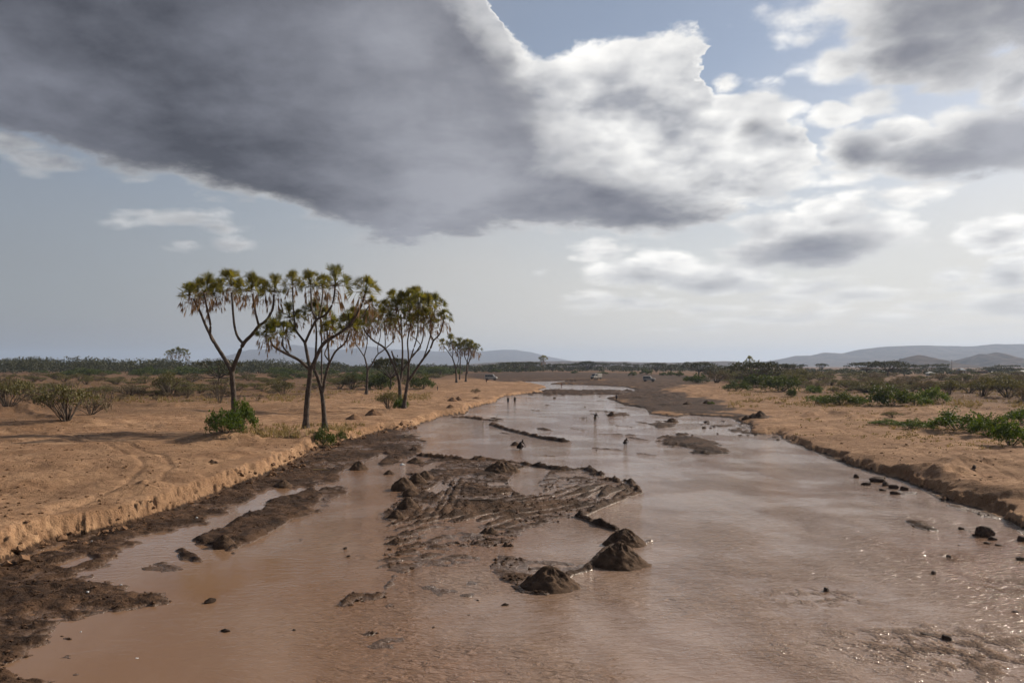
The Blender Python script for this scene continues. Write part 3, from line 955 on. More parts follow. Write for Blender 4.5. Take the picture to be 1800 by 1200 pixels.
# ---------------------------------------------------------------- doum palms
def palm_head(seed):
    r = random.Random(seed)
    live, dead = MB(), MB()

    def fan(mb, org, dirv, up, L, half, n, droop, fold):
        d = Vector(dirv).normalized()
        s = d.cross(Vector(up))
        if s.length < 1e-3:
            s = Vector((1, 0, 0))
        s.normalize()
        nrm = s.cross(d).normalized()
        V, F = [], []
        for i in range(n):
            a = -half + 2 * half * i / (n - 1) + r.uniform(-0.05, 0.05)
            l = L * (1 - 0.25 * (abs(a) / 2.2) ** 2) * r.uniform(0.82, 1.08)
            bd = (d * math.cos(a) + s * math.sin(a) + nrm * fold * (abs(a) / 1.6)).normalized()
            tip = Vector(org) + bd * l + Vector((0, 0, -droop * l * r.uniform(0.6, 1.3)))
            mid = Vector(org) + bd * l * 0.48 + Vector((0, 0, -droop * l * 0.2))
            w = s * math.cos(a) - d * math.sin(a)
            hw = (0.042 if half > 0.6 else 0.036) * L
            k = len(V)
            V += [Vector(org), mid + w * hw, tip, mid - w * hw]
            F.append((k, k + 1, k + 2, k + 3))
        mb.add([tuple(v) for v in V], F)

    for i in range(32):                                  # living leaves, up and out
        az = i * 2.399 + r.uniform(-0.25, 0.25)
        el = R(r.choice((88, 75, 62, 48, 30, 10, -12)) + r.uniform(-9, 9))
        d = Vector((math.cos(az) * math.cos(el), math.sin(az) * math.cos(el), math.sin(el)))
        pl = r.uniform(0.5, 0.92)
        p0 = Vector((0, 0, r.uniform(-0.15, 0.12)))
        p1 = p0 + d * pl
        live.tube([p0, p0 + d * pl * 0.5, p1], [0.028, 0.02, 0.014], 3)
        upv = Vector((0, 0, 1)) + Vector((-math.sin(az), math.cos(az), 0)) * r.uniform(-2.6, 2.6)
        fan(live, p1, d + Vector((0, 0, 0.12)), upv, r.uniform(0.55, 0.88), R(r.uniform(42, 78)), 9, r.uniform(0.0, 0.28), r.uniform(0.05, 0.35))
    for i in range(22):                                  # dead leaves hanging in a skirt
        az = i * 2.399 + r.uniform(-0.3, 0.3)
        h = -abs(r.gauss(0, 0.55))
        out = r.uniform(0.22, 0.65) * (1.0 + 0.35 * h)
        p0 = Vector((0, 0, h * 0.9))
        p1 = p0 + Vector((math.cos(az) * out, math.sin(az) * out, r.uniform(-0.1, 0.12)))
        p2 = p1 + Vector((math.cos(az) * 0.12, math.sin(az) * 0.12, -r.uniform(0.2, 0.4)))
        dead.tube([p0, p1, p2], [0.02, 0.016, 0.012], 3)
        fan(dead, p2, Vector((math.cos(az) * 0.2, math.sin(az) * 0.2, -1)), (math.sin(az), -math.cos(az), 0.2), r.uniform(0.42, 0.66), R(r.uniform(7, 18)), 5, 0.05, r.uniform(-0.2, 0.3))
    return live.mesh('leaf_crown'), dead.mesh('dead_leaf_skirt')


HEADS = [palm_head(s) for s in range(5)]
for a_, b_ in HEADS:
    a_.materials.append(MAT['frond']); b_.materials.append(MAT['dead'])


def palm(label, Y0, limbs, heads, name='doum_palm', base=None, hs=1.0, seed=1, spread=1.0, group=None, k=7, yellow=None):
    """limbs: (photo polyline, radius at start, radius at end, depth shift at start, at end); heads: (x, y, depth shift, size)"""
    r = random.Random(seed)
    hs = hs * 1.03 * (1.12 if Y0 > 150 else 1.0)

    def pt(px, py, dy):
        y = Y0 + dy
        return np.array([(px - 900) / FPX * y, y, CAM_H + (HORIZ - py) / FPX * y])
    b0 = base if base else limbs[0][0][0]
    bp = pt(b0[0], b0[1], 0)
    g = gz(bp[0], bp[1])
    root = empty(name, (bp[0], bp[1], g))
    tr = MB()
    for li, (pl, ra, rb, d0, d1) in enumerate(limbs):
        n = len(pl)
        P = np.array([pt(x, y, d0 + (d1 - d0) * i / max(n - 1, 1)) for i, (x, y) in enumerate(pl)])
        if li == 0 or abs(P[0][2] - g) < 0.8:
            P[0][2] = gz(P[0][0], P[0][1]) - 0.15
        C = catmull(P, 5)
        t = np.linspace(0, 1, len(C))
        rad = ra + (rb - ra) * t
        if li == 0 or P[0][2] < g + 0.3:
            rad = rad * (1 + 0.9 * np.exp(-t * 14))
        rad *= 1 + 0.05 * np.sin(np.arange(len(C)) * 2.1)
        tr.tube(C - bp - np.array([0, 0, g - bp[2]]), rad, k)
    mobj('trunk', tr.mesh('trunk', True), root, MAT['bark'])
    for i, (x, y, dy, sz) in enumerate(heads):
        p = pt(x, y, dy) - bp - np.array([0, 0, g - bp[2]])
        live, dead = HEADS[(i + seed) % len(HEADS)]
        h = mobj('leaf_crown', live, root)
        h.location = p
        h.rotation_euler = (r.uniform(-0.15, 0.15), r.uniform(-0.15, 0.15), r.uniform(0, 6.28))
        s_ = hs * sz * r.uniform(0.94, 1.06)
        h.scale = (s_, s_, s_)
        d = mobj('dead_leaf_skirt', dead, h)
        d.rotation_euler = (0, 0, r.uniform(0, 6.28))
        e = r.uniform(0.95, 1.3)
        d.scale = (e * 0.95, e * 0.95, e * 1.15)
    return tag(root, label, 'palm tree', group)


def z1(x, y): return (300 + x * 0.2167, 460 + y * 0.2167)
def z2(x, y): return (450 + x * 0.25, 460 + y * 0.25)
def z3(x, y): return (600 + x * 0.2083, 490 + y * 0.2083)
def L(zf, *p): return [zf(*q) for q in p]


palm('tall doum palm with forked Y-shaped trunk rising behind the bright green bush', 76,
     [([(413, 742)] + L(z1, (512, 1090), (503, 980), (497, 880)), 0.27, 0.24, 0, 0),
      (L(z1, (497, 890), (440, 790), (370, 680), (330, 610), (285, 520), (240, 410), (185, 300)), 0.21, 0.10, 0, 1.6),
      (L(z1, (350, 655), (322, 600), (322, 510), (300, 400), (268, 250)), 0.13, 0.09, 0.6, -1.5),
      (L(z1, (497, 890), (535, 790), (590, 665), (660, 590), (715, 520)), 0.21, 0.15, 0, -0.6),
      (L(z1, (590, 665), (545, 610), (515, 500), (495, 250)), 0.14, 0.10, -0.3, 1.0),
      (L(z1, (715, 520), (690, 420), (665, 260)), 0.12, 0.09, -0.6, -2.0),
      (L(z1, (715, 520), (780, 470), (828, 380), (838, 270)), 0.14, 0.10, -0.6, 0.5)],
     [(*z1(150, 270), 2.4, 1.05), (*z1(215, 235), 1.6, 1.0), (*z1(290, 230), -1.5, 1.1), (*z1(350, 265), 0.4, 0.85), (*z1(405, 235), 2.0, 0.9), (*z1(490, 185), 1.0, 1.2), (*z1(565, 225), 2.2, 0.9), (*z1(655, 220), -2.0, 1.1), (*z1(740, 235), 1.0, 0.95), (*z1(845, 235), 0.5, 1.15)], seed=1)
palm('doum palm with stout dark trunk and wide low limbs, middle of the group', 76,
     [(L(z2, (350, 1120), (360, 980), (378, 830), (385, 755)), 0.27, 0.23, 0, 0),
      (L(z2, (385, 765), (300, 690), (200, 640), (120, 590), (98, 530)), 0.16, 0.09, 0, -2.0),
      (L(z2, (300, 690), (235, 650), (190, 595), (188, 540)), 0.10, 0.07, -0.8, 0.5),
      (L(z2, (380, 750), (360, 650), (345, 570)), 0.17, 0.14, 0, 0.6),
      (L(z2, (345, 570), (270, 470), (235, 410)), 0.12, 0.09, 0.6, 1.6),
      (L(z2, (280, 480), (264, 340), (257, 180)), 0.08, 0.07, 1.2, 2.6),
      (L(z2, (345, 570), (388, 475), (430, 405), (490, 370), (540, 290), (557, 170)), 0.13, 0.09, 0.6, -0.6),
      (L(z2, (430, 405), (395, 345), (388, 250), (385, 190)), 0.09, 0.07, 0.2, 1.8),
      (L(z2, (440, 400), (462, 300), (470, 180)), 0.08, 0.07, 0.2, 2.6),
      (L(z2, (385, 760), (430, 660), (480, 570), (580, 505), (660, 440), (735, 320), (765, 230)), 0.19, 0.10, 0, -1.5),
      (L(z2, (600, 490), (680, 440), (745, 385), (800, 300)), 0.09, 0.06, -0.6, 1.6)],
     [(*z2(70, 515), -2.0, 0.9), (*z2(120, 495), -1.6, 0.95), (*z2(195, 505), 0.5, 0.95), (*z2(235, 385), 1.6, 1.05), (*z2(300, 395), 2.2, 0.7), (*z2(257, 155), 2.6, 0.95), (*z2(380, 155), 1.8, 1.0), (*z2(465, 165), 2.6, 0.95), (*z2(558, 158), -0.6, 1.2), (*z2(772, 212), -1.5, 1.2), (*z2(680, 390), 1.6, 0.9), (*z2(820, 310), 1.6, 0.7)], seed=2)
palm('slimmer doum palm with two crossing stems right of the stout trunk', 77,
     [(L(z2, (487, 1100), (468, 950), (440, 830), (412, 760)), 0.22, 0.17, 0, 0.6),
      (L(z2, (412, 760), (420, 650), (425, 500), (415, 380)), 0.13, 0.08, 0.6, 2.0),
      (L(z2, (470, 915), (490, 800), (515, 710)), 0.15, 0.13, 0.2, 0.2),
      (L(z2, (515, 710), (508, 600), (500, 470)), 0.10, 0.08, 0.2, 1.6),
      (L(z2, (515, 715), (560, 630), (625, 570), (660, 490)), 0.11, 0.07, 0.2, -1.2),
      (L(z2, (508, 690), (484, 650), (500, 600), (540, 500)), 0.07, 0.06, 0.2, 2.2),
      (L(z2, (460, 900), (462, 700), (460, 520), (450, 400)), 0.09, 0.06, 0.3, 2.5)],
     [(*z2(420, 360), 2.0, 1.0), (*z2(490, 400), 1.6, 1.0), (*z2(545, 470), 2.2, 0.9), (*z2(500, 480), 1.0, 0.8), (*z2(655, 450), -1.2, 1.05), (*z2(700, 470), -0.6, 0.9), (*z2(385, 345), 2.5, 0.7)], seed=3)
palm('doum palm farther back with thin forked trunk and drooping brown skirts', 165,
     [(L(z3, (213, 930), (218, 840), (222, 770)), 0.27, 0.22, 0, 0),
      (L(z3, (222, 775), (205, 690), (193, 650)), 0.18, 0.15, 0, 0),
      (L(z3, (193, 655), (150, 590), (100, 520), (70, 430)), 0.12, 0.09, 0, 1.5),
      (L(z3, (195, 645), (215, 560), (225, 430)), 0.12, 0.09, 0, -1.0),
      (L(z3, (222, 770), (270, 700), (305, 640), (370, 590), (440, 520), (455, 440)), 0.16, 0.09, 0, 1.5),
      (L(z3, (310, 630), (308, 570), (330, 480), (335, 380)), 0.10, 0.08, 0.5, -1.5)],
     [(*z3(65, 385), 1.5, 1.3), (*z3(130, 375), 0.5, 1.35), (*z3(215, 345), -1.0, 1.5), (*z3(275, 355), 0.6, 1.4), (*z3(345, 330), -1.5, 1.5), (*z3(410, 395), 1.5, 1.3), (*z3(455, 410), 1.6, 1.2)], hs=1.0, seed=4)
palm('doum palm with broken stub and long leaning limb above the river bend', 112,
     [(L(z3, (500, 1020), (492, 900), (480, 830), (440, 720)), 0.26, 0.19, 0, 0),
      (L(z3, (440, 725), (370, 590), (270, 520), (205, 450), (190, 410)), 0.16, 0.09, 0, -1.5),
      (L(z3, (462, 730), (440, 660), (424, 608)), 0.12, 0.11, 0.1, 0.2),
      (L(z3, (497, 880), (512, 770), (517, 620), (510, 450), (500, 300)), 0.17, 0.09, 0.3, 1.0),
      (L(z3, (515, 530), (490, 420), (455, 220)), 0.08, 0.07, 0.7, 2.4),
      (L(z3, (512, 780), (580, 680), (650, 590), (690, 490), (695, 280)), 0.13, 0.08, 0.3, 2.0),
      (L(z3, (370, 590), (370, 500), (360, 330)), 0.08, 0.07, -0.4, 1.8)],
     [(*z3(190, 375), -1.5, 1.1), (*z3(360, 260), 1.8, 1.15), (*z3(435, 180), 2.4, 1.2), (*z3(505, 195), 1.0, 1.3), (*z3(575, 180), 0.4, 1.2), (*z3(470, 260), 1.6, 1.2), (*z3(615, 165), 1.8, 1.35), (*z3(690, 240), 2.0, 1.2), (*z3(420, 350), 0.8, 1.0)], seed=5)
palm('doum palm with many upright stems and full green crown by the river bend', 109,
     [(L(z3, (528, 1060), (545, 960), (562, 860), (568, 760)), 0.26, 0.17, 0, 0),
      (L(z3, (568, 770), (566, 640), (560, 520), (590, 380)), 0.13, 0.09, 0, 1.0),
      (L(z3, (560, 870), (620, 780), (680, 690), (745, 600), (778, 515)), 0.19, 0.12, 0, -0.6),
      (L(z3, (778, 520), (830, 465), (853, 400), (862, 350)), 0.11, 0.08, -0.6, -1.6),
      (L(z3, (778, 520), (745, 430), (790, 260)), 0.10, 0.08, -0.6, 1.6),
      (L(z3, (690, 680), (730, 560), (760, 420), (740, 300)), 0.09, 0.07, -0.3, -1.6),
      (L(z3, (570, 720), (600, 620), (640, 480), (650, 300)), 0.10, 0.08, 0, -2.0),
      (L(z3, (600, 640), (670, 580), (640, 520), (590, 480)), 0.07, 0.06, 0.1, 1.5)],
     [(*z3(868, 335), -1.6, 1.05), (*z3(800, 225), 1.6, 1.3), (*z3(735, 225), -1.6, 1.2), (*z3(655, 215), -2.0, 1.3), (*z3(585, 255), 1.0, 1.25), (*z3(720, 330), -2.2, 1.1), (*z3(645, 350), -2.4, 1.15), (*z3(580, 385), 1.5, 1.1), (*z3(770, 400), 0.5, 0.9), (*z3(530, 330), 0.5, 1.0)], seed=6)
palm('small far doum palm with bare crooked stems left of its neighbour', 300,
     [(L(z3, (972, 850), (966, 770), (955, 720), (935, 660)), 0.32, 0.24, 0, 0),
      (L(z3, (935, 665), (890, 600), (862, 565)), 0.18, 0.14, 0, 1), (L(z3, (937, 660), (942, 590), (925, 540)), 0.18, 0.14, 0, -1),
      (L(z3, (998, 850), (1003, 760), (1002, 640), (1000, 560)), 0.30, 0.15, 1, 2), (L(z3, (972, 760), (990, 660), (950, 590)), 0.16, 0.12, 0, 1)],
     [(*z3(856, 548), 1, 1.5), (*z3(922, 525), -1, 1.8), (*z3(940, 560), 0, 1.4), (*z3(998, 560), 2, 1.9), (*z3(990, 590), 1, 1.5)], seed=7, k=5)
palm('small far doum palm with upswept stems and rounded crown beyond the bend', 304,
     [(L(z3, (1050, 855), (1055, 790), (1063, 700)), 0.34, 0.26, 0, 0), (L(z3, (1063, 705), (1040, 650), (1035, 580)), 0.18, 0.14, 0, 1),
      (L(z3, (1063, 700), (1075, 630), (1070, 570)), 0.18, 0.14, 0, -1), (L(z3, (1065, 720), (1100, 660), (1135, 600)), 0.2, 0.14, 0, 1), (L(z3, (1063, 800), (1080, 690), (1110, 600)), 0.18, 0.14, 0, -2)],
     [(*z3(1030, 575), 1, 1.6), (*z3(1062, 560), -1, 1.8), (*z3(1098, 575), -2, 1.8), (*z3(1135, 592), 1, 1.7), (*z3(1080, 590), 0, 1.5)], seed=8, k=5)
palm('lone palm standing above the acacia row beyond the river', 760, [([(955, 652), (955, 642), (955, 633)], 0.4, 0.3, 0, 0)], [(955, 632, 0, 3.0)], seed=9, k=5)
palm('lone palm rising above the thicket on the far bank', 480, [([(1317, 664), (1317, 648), (1317, 637)], 0.3, 0.25, 0, 0)], [(1317, 634.5, 0, 2.2)], seed=10, k=5)
palm('cluster-stemmed palm on the horizon above the dark wood, pale against sky', 760,
     [([(313, 650), (313, 640)], 0.5, 0.4, 0, 0), ([(313, 642), (303, 630), (298, 622)], 0.3, 0.25, 0, 0), ([(313, 642), (314, 625)], 0.3, 0.25, 0, 0), ([(313, 642), (322, 630), (326, 622)], 0.3, 0.25, 0, 0)],
     [(297, 622, 0, 2.7), (305, 620, 2, 2.7), (313, 618, 0, 3.2), (321, 619, 3, 3.0), (329, 622, 0, 2.7)], seed=11, k=5)
# ---------------------------------------------------------------- shrubs and trees
def leaves(mb, C, r, size, n, rs, flat=1.0, long=1.6):
    """n small leaf blades scattered about each clump centre"""
    k = len(C) * n
    P = np.repeat(C, n, axis=0) + rs.normal(0, 1, (k, 3)) * np.array([r, r, r * flat])
    a = rs.normal(0, 1, (k, 3)); a /= np.linalg.norm(a, axis=1)[:, None]
    b = np.cross(a, rs.normal(0, 1, (k, 3))); b /= np.linalg.norm(b, axis=1)[:, None]
    s = size * rs.uniform(0.6, 1.3, (k, 1))
    V = np.stack([P - a * s * long * 0.5, P + b * s * 0.42, P + a * s * long * 0.5, P - b * s * 0.42], 1).reshape(-1, 3)
    V[:, 2] = np.maximum(V[:, 2], 0.01)
    mb.add(V, np.arange(4 * k).reshape(-1, 4))


def bush_mesh(kind, seed):
    rs = np.random.default_rng(seed)
    fo, st = MB(), MB()
    if kind in ('green', 'fresh'):
        n = 70
        a = rs.uniform(0, 2 * np.pi, n); q = np.sqrt(rs.uniform(0.02, 1, n))
        dome = 0.95 * np.sqrt(np.maximum(1 - q ** 2 * 0.85, 0)) * (1 + 0.28 * np.sin(a * 3 + seed) * q) * rs.uniform(0.75, 1.12, n)
        f = rs.uniform(0.25, 1.0, n) ** 0.45
        C = np.column_stack([np.cos(a) * q * (1 + 0.15 * np.sin(2 * a + seed * 2)), np.sin(a) * q, np.maximum(dome * f, 0.1)])
        leaves(fo, C, 0.115, 0.075, 30, rs, 0.75)
        tips = C[dome * f > 0.7]
        leaves(fo, tips + np.array([0, 0, 0.08]), 0.06, 0.06, 10, rs, 1.6, 2.4)
        tgt = C[rs.choice(n, 18)]
    elif kind == 'olive':
        n = 46
        a = rs.uniform(0, 2 * np.pi, n); q = np.sqrt(rs.uniform(0.02, 1, n))
        C = np.column_stack([np.cos(a) * q, np.sin(a) * q, 0.45 + 0.45 * (1 - q ** 2 * 0.5) * rs.uniform(0.35, 1.1, n) - 0.12 * q])
        leaves(fo, C, 0.11, 0.055, 26, rs, 0.45)
        tgt = C[rs.choice(n, 30)]
    elif kind == 'dry':
        n = 40
        a = rs.uniform(0, 2 * np.pi, n); q = np.sqrt(rs.uniform(0.02, 1, n))
        C = np.column_stack([np.cos(a) * q, np.sin(a) * q, 0.2 + 0.7 * (1 - q ** 2 * 0.6) * rs.uniform(0.4, 1.1, n)])
        leaves(fo, C, 0.11, 0.05, 20, rs, 0.9, 3.2)
        tgt = C[rs.choice(n, 26)]
    elif kind == 'bare':
        n = 22
        a = rs.uniform(0, 2 * np.pi, n); q = np.sqrt(rs.uniform(0.1, 1, n))
        C = np.column_stack([np.cos(a) * q, np.sin(a) * q, 0.4 + 0.6 * rs.uniform(0.3, 1.0, n)])
        leaves(fo, C, 0.10, 0.045, 5, rs, 1.0, 3.0)
        tgt = C
    else:                                               # acacia: flat umbrella on forked limbs
        n = 60
        a = rs.uniform(0, 2 * np.pi, n); q = np.sqrt(rs.uniform(0.0, 1, n))
        lob = 1 + 0.25 * np.sin(a * 2 + seed) + 0.15 * np.sin(a * 5 + seed)
        C = np.column_stack([np.cos(a) * q * lob, np.sin(a) * q * lob, 0.80 + 0.16 * (1 - q ** 2) + rs.normal(0, 0.045, n)])
        low = rs.random(n) < (0.22 if seed % 2 else 0.55)
        C[low, 2] -= rs.uniform(0.08, 0.25 if seed % 2 else 0.5, low.sum())
        leaves(fo, C, 0.095, 0.06, 26, rs, 0.35)
        tgt = C[rs.choice(n, 22)] - np.array([0, 0, 0.03])
    base = np.zeros(3)
    if kind == 'acacia':
        fork = np.array([rs.normal(0, 0.03), rs.normal(0, 0.03), rs.uniform(0.28, 0.42)])
        st.tube(catmull([base - [0, 0, 0.03], fork * [0.6, 0.6, 0.5], fork], 3), np.linspace(0.055, 0.042, 7), 5)
        for t in tgt:
            m1 = fork + (t - fork) * 0.5 + np.array([0, 0, -0.04]) + rs.normal(0, 0.02, 3)
            st.tube(catmull([fork, m1, t], 3), np.linspace(0.026, 0.007, 7), 4)
    else:
        for t in tgt:
            b0 = np.array([t[0] * 0.10, t[1] * 0.10, -0.03]) + np.append(rs.normal(0, 0.03, 2), 0)
            m1 = b0 + (t - b0) * 0.5 + np.array([0, 0, 0.06]) + rs.normal(0, 0.03, 3)
            st.tube(catmull([b0, m1, t], 3), np.linspace(0.018, 0.005, 7), 3)
            if kind in ('bare', 'dry', 'olive'):
                for _ in range(3):
                    e = t + rs.normal(0, 0.13, 3) + [0, 0, 0.08]
                    st.tube([m1, (m1 + e) / 2 + rs.normal(0, 0.02, 3), e], [0.009, 0.006, 0.003], 3)
    f, s = fo.mesh('foliage'), st.mesh('stems', True)
    return f, s


BUSH = {}
for kd, mk in (('green', 'green'), ('fresh', 'fresh'), ('olive', 'olive'), ('dry', 'dry'), ('bare', 'dry'), ('acacia', 'dusk')):
    BUSH[kd] = []
    for s_ in range(4):
        f_, t_ = bush_mesh(kd, 100 + s_ * 13 + len(kd))
        f_.materials.append(MAT[mk]); t_.materials.append(MAT['twig'])
        BUSH[kd].append((f_, t_))
NAME = dict(green='thicket_bush', fresh='green_bush', olive='thorn_bush', dry='dry_bush', bare='bare_shrub', acacia='acacia_tree')
brnd = random.Random(3)


def bush(kind, loc, w, h, label, group=None, cat=None, var=None, sink=0.0):
    v = brnd.randrange(4) if var is None else var
    f, s = BUSH[kind][v]
    o = empty(NAME[kind], (loc[0], loc[1], loc[2] - sink), brnd.uniform(0, 6.28), (w / 2, w / 2, h))
    if kind == 'acacia':
        mobj('trunk', s, o); mobj('crown', f, o)
    else:
        mobj('stems', s, o); mobj('foliage', f, o)
    return tag(o, label, cat or ('tree' if kind == 'acacia' else 'bush'), group)


def bush_px(kind, px, py, wpx, hpx, label, group=None, cat=None, var=None, guess=1.4):
    x, y, z = drop(px, py, guess)
    return bush(kind, (x, y, z), wpx / FPX * y, hpx / FPX * y, label, group, cat, var, sink=0.04)


# shrubs one can point to, left bank
for a in [
    ('fresh', 396, 762, 62, 44, 'lush green bush on the bank in front of the Y-shaped palm, left clump'),
    ('fresh', 425, 757, 50, 54, 'lush green bush on the bank in front of the Y-shaped palm, taller clump'),
    ('green', 566, 766, 46, 32, 'low yellow-green bush spilling over the bank below the two palm trunks'),
    ('green', 596, 770, 26, 14, 'small tuft of green at the bank edge right of the palm trunks'),
    ('fresh', 705, 717, 26, 20, 'small green bush around the foot of the many-stemmed palm'),
    ('olive', 682, 716, 42, 36, 'small leaning green shrub left of the many-stemmed palm'),
    ('olive', 118, 738, 100, 70, 'large spreading thorn bush with bare lower stems on the left plain'),
    ('dry', 160, 728, 60, 36, 'brown twiggy bush at the right side of the large spreading thorn bush'),
    ('olive', 14, 718, 80, 62, 'thorn bush cut by the left edge of the picture'),
    ('dry', 62, 712, 50, 28, 'brown dry bush between the two thorn bushes at far left'),
    ('bare', 189, 717, 26, 30, 'bare little shrub on pale sand left of the Y-shaped palm'),
    ('olive', 298, 694, 56, 42, 'rounded thorn bush with dark shaded base on the left plain'),
    ('bare', 386, 708, 30, 42, 'thin bare shrub close to the trunk of the Y-shaped palm'),
    ('acacia', 384, 676, 62, 44, 'small flat-topped acacia behind the trunk of the Y-shaped palm'),
    ('olive', 498, 695, 40, 28, 'small bush on open sand between the Y-shaped and stout palms'),
    ('acacia', 686, 684, 66, 56, 'flat-topped acacia behind the small leaning shrub at the palms'),
    ('green', 742, 683, 42, 24, 'dark rounded bush on the sand behind the river bend palms'),
    ('dry', 836, 690, 18, 8, 'low clump on the sandy bank near the river bend'),
    ('bare', 417, 706, 14, 14, 'tiny bare shrub just right of the Y-shaped palm trunk'),
    ('olive', 620, 684, 40, 26, 'bush at the left foot of the farther forked palm'),
    ('green', 668, 684, 46, 24, 'dark bush at the right foot of the farther forked palm'),
]:
    bush_px(a[0], *a[1:5], a[5])
# right bank
for a in [
    ('fresh', 1682, 757, 92, 36, 'broad bright green bush nearest the river on the right bank'),
    ('fresh', 1735, 766, 62, 36, 'bright green bush in the middle of the near right clump'),
    ('fresh', 1776, 782, 62, 44, 'bright green bush at the right end of the near right clump'),
    ('fresh', 1605, 752, 60, 16, 'low spreading green growth left of the near right clump'),
    ('fresh', 1560, 746, 56, 10, 'flat green ground growth trailing toward the river on the right bank'),
    ('olive', 1570, 734, 40, 12, 'small low olive bush on the crusted slope of the right bank'),
    ('fresh', 1800, 744, 70, 26, 'green bush at the right edge of the picture'),
    ('green', 1566, 713, 78, 36, 'dense dark green bush in the middle of the right plain'),
    ('fresh', 1608, 712, 50, 22, 'pale green bush joined to the dense dark one on the right plain'),
    ('fresh', 1640, 708, 50, 28, 'yellow-green bush right of the dense dark one on the right plain'),
    ('green', 1478, 711, 62, 22, 'low dark green bush on the right bank above the crusted ledges'),
    ('fresh', 1442, 709, 52, 14, 'low pale green mat of growth left of the low dark bush'),
    ('fresh', 1510, 710, 34, 14, 'low pale green growth right of the low dark bush'),
    ('fresh', 1430, 691, 34, 13, 'small round yellow-green bush alone on the sandy right bank'),
    ('green', 1372, 688, 62, 28, 'large dark green bush at the edge of the far right thicket'),
    ('green', 1296, 687, 48, 18, 'dark green bush by the flat mud where the right thicket begins'),
    ('green', 1330, 681, 50, 22, 'dark green bush between two others at the thicket edge'),
    ('green', 1391, 697, 20, 14, 'small dark bush just below the large one at the thicket edge'),
    ('green', 1222, 673, 44, 16, 'dark rounded bush at the left end of the far right thicket'),
    ('olive', 1772, 700, 66, 42, 'grey V-shaped shrub standing on bare soil at far right'),
    ('olive', 1727, 696, 56, 36, 'upright olive shrub left of the grey V-shaped one'),
    ('olive', 1669, 694, 40, 28, 'slim-stemmed olive shrub behind the yellow-green bush'),
    ('dry', 1800, 704, 50, 26, 'rusty brown shrub at the right edge behind the green clump'),
    ('fresh', 1250, 710, 12, 5, 'small green tuft beside the dug heap on the brown flat'),
]:
    bush_px(a[0], *a[1:5], a[5], guess=1.0)


MARKS = [(40, 'by the left edge'), (170, 'near the spreading thorn bush'), (300, 'left of the Y-shaped palm'), (380, 'beside the Y-shaped palm'), (470, 'right of the Y-shaped palm'), (560, 'behind the stout palm'),
         (640, 'behind the slim palm'), (720, 'behind the many-stemmed palm'), (860, 'by the far palms'), (1270, 'at the mud flat'), (1340, 'under the lone palm'), (1430, 'by the large dark bush'), (1520, 'left of the left hill'),
         (1600, 'below the left hill'), (1670, 'between the hills'), (1740, 'below the right hill'), (1900, 'by the right edge')]


def near_what(px):
    for lim, t in MARKS:
        if px < lim:
            return t
    return MARKS[-1][1]


def scatter(kinds, n, x0, x1, y0, y1, w, h, label, group, power=1.0, avoid=()):
    px = np.array([brnd.uniform(x0, x1) for _ in range(n)])
    py = y0 + (y1 - y0) * np.array([brnd.random() ** power for _ in range(n)])
    x, y, z, wet = drop_many(px, py)
    for i in range(n):
        if wet[i] > 0.5 or any(ax0 < px[i] < ax1 and ay0 < py[i] < ay1 for ax0, ay0, ax1, ay1 in avoid):
            continue
        kd = brnd.choice(kinds)
        f = brnd.uniform(0.65, 1.35) * (1.15 if py[i] > 675 else 1.4)
        ww, hh = brnd.uniform(*w) * f, brnd.uniform(*h) * f
        t_ = (ww / f - w[0]) / (w[1] - w[0])
        size = 'broad' if t_ > 0.66 else 'small' if t_ < 0.33 else 'middling'
        shape = 'tall' if hh / ww > sum(h) / sum(w) * 1.15 else 'low' if hh / ww < sum(h) / sum(w) * 0.85 else 'rounded'
        u_ = (py[i] - y0) / (y1 - y0)
        row = 'front' if u_ > 0.66 else 'back' if u_ < 0.33 else 'middle'
        base_ = label[kd] if isinstance(label, dict) else label
        bush(kd, (x[i], y[i], z[i]), ww, hh, '%s %s %s, %s row, %s' % (size, shape, base_, row, near_what(px[i])), group, sink=0.05)


scatter(['green'], 46, 55, 790, 653.5, 661, (7, 14), (1.8, 2.8), 'dark green thicket bush, left plain', 'thicket band on the left plain')
scatter(['olive', 'olive', 'dry', 'olive'], 165, -60, 720, 661, 696, (2.6, 5.2), (0.9, 1.8), dict(olive='olive thorn bush, left plain', dry='brown dry bush, left plain'), 'scrub on the left plain', 1.3, avoid=[(500, 684, 800, 700)])
scatter(['olive', 'green'], 34, 470, 780, 657, 673, (4, 8), (1.3, 2.3), dict(olive='olive bush behind the palms', green='dark bush behind the palms'), 'scrub behind the palms')
scatter(['olive', 'dry', 'olive', 'green'], 60, 1215, 1420, 660, 676, (4.5, 9), (1.7, 3.0), dict(olive='olive bush in the right thicket', dry='brown bush in the right thicket', green='dark green bush in the right thicket'), 'thicket on the far right bank')
scatter(['olive', 'dry', 'olive'], 125, 1400, 1860, 660, 690, (3.0, 6.5), (1.1, 2.0), dict(olive='olive thorn bush, right plain', dry='brown dry bush, right plain'), 'scrub on the right plain', 1.2)
scatter(['dry', 'bare'], 40, -40, 460, 690, 706, (1.2, 2.6), (0.6, 1.3), dict(dry='dry shrublet on pale sand', bare='leafless shrublet on pale sand'), 'small shrubs on the left sand')

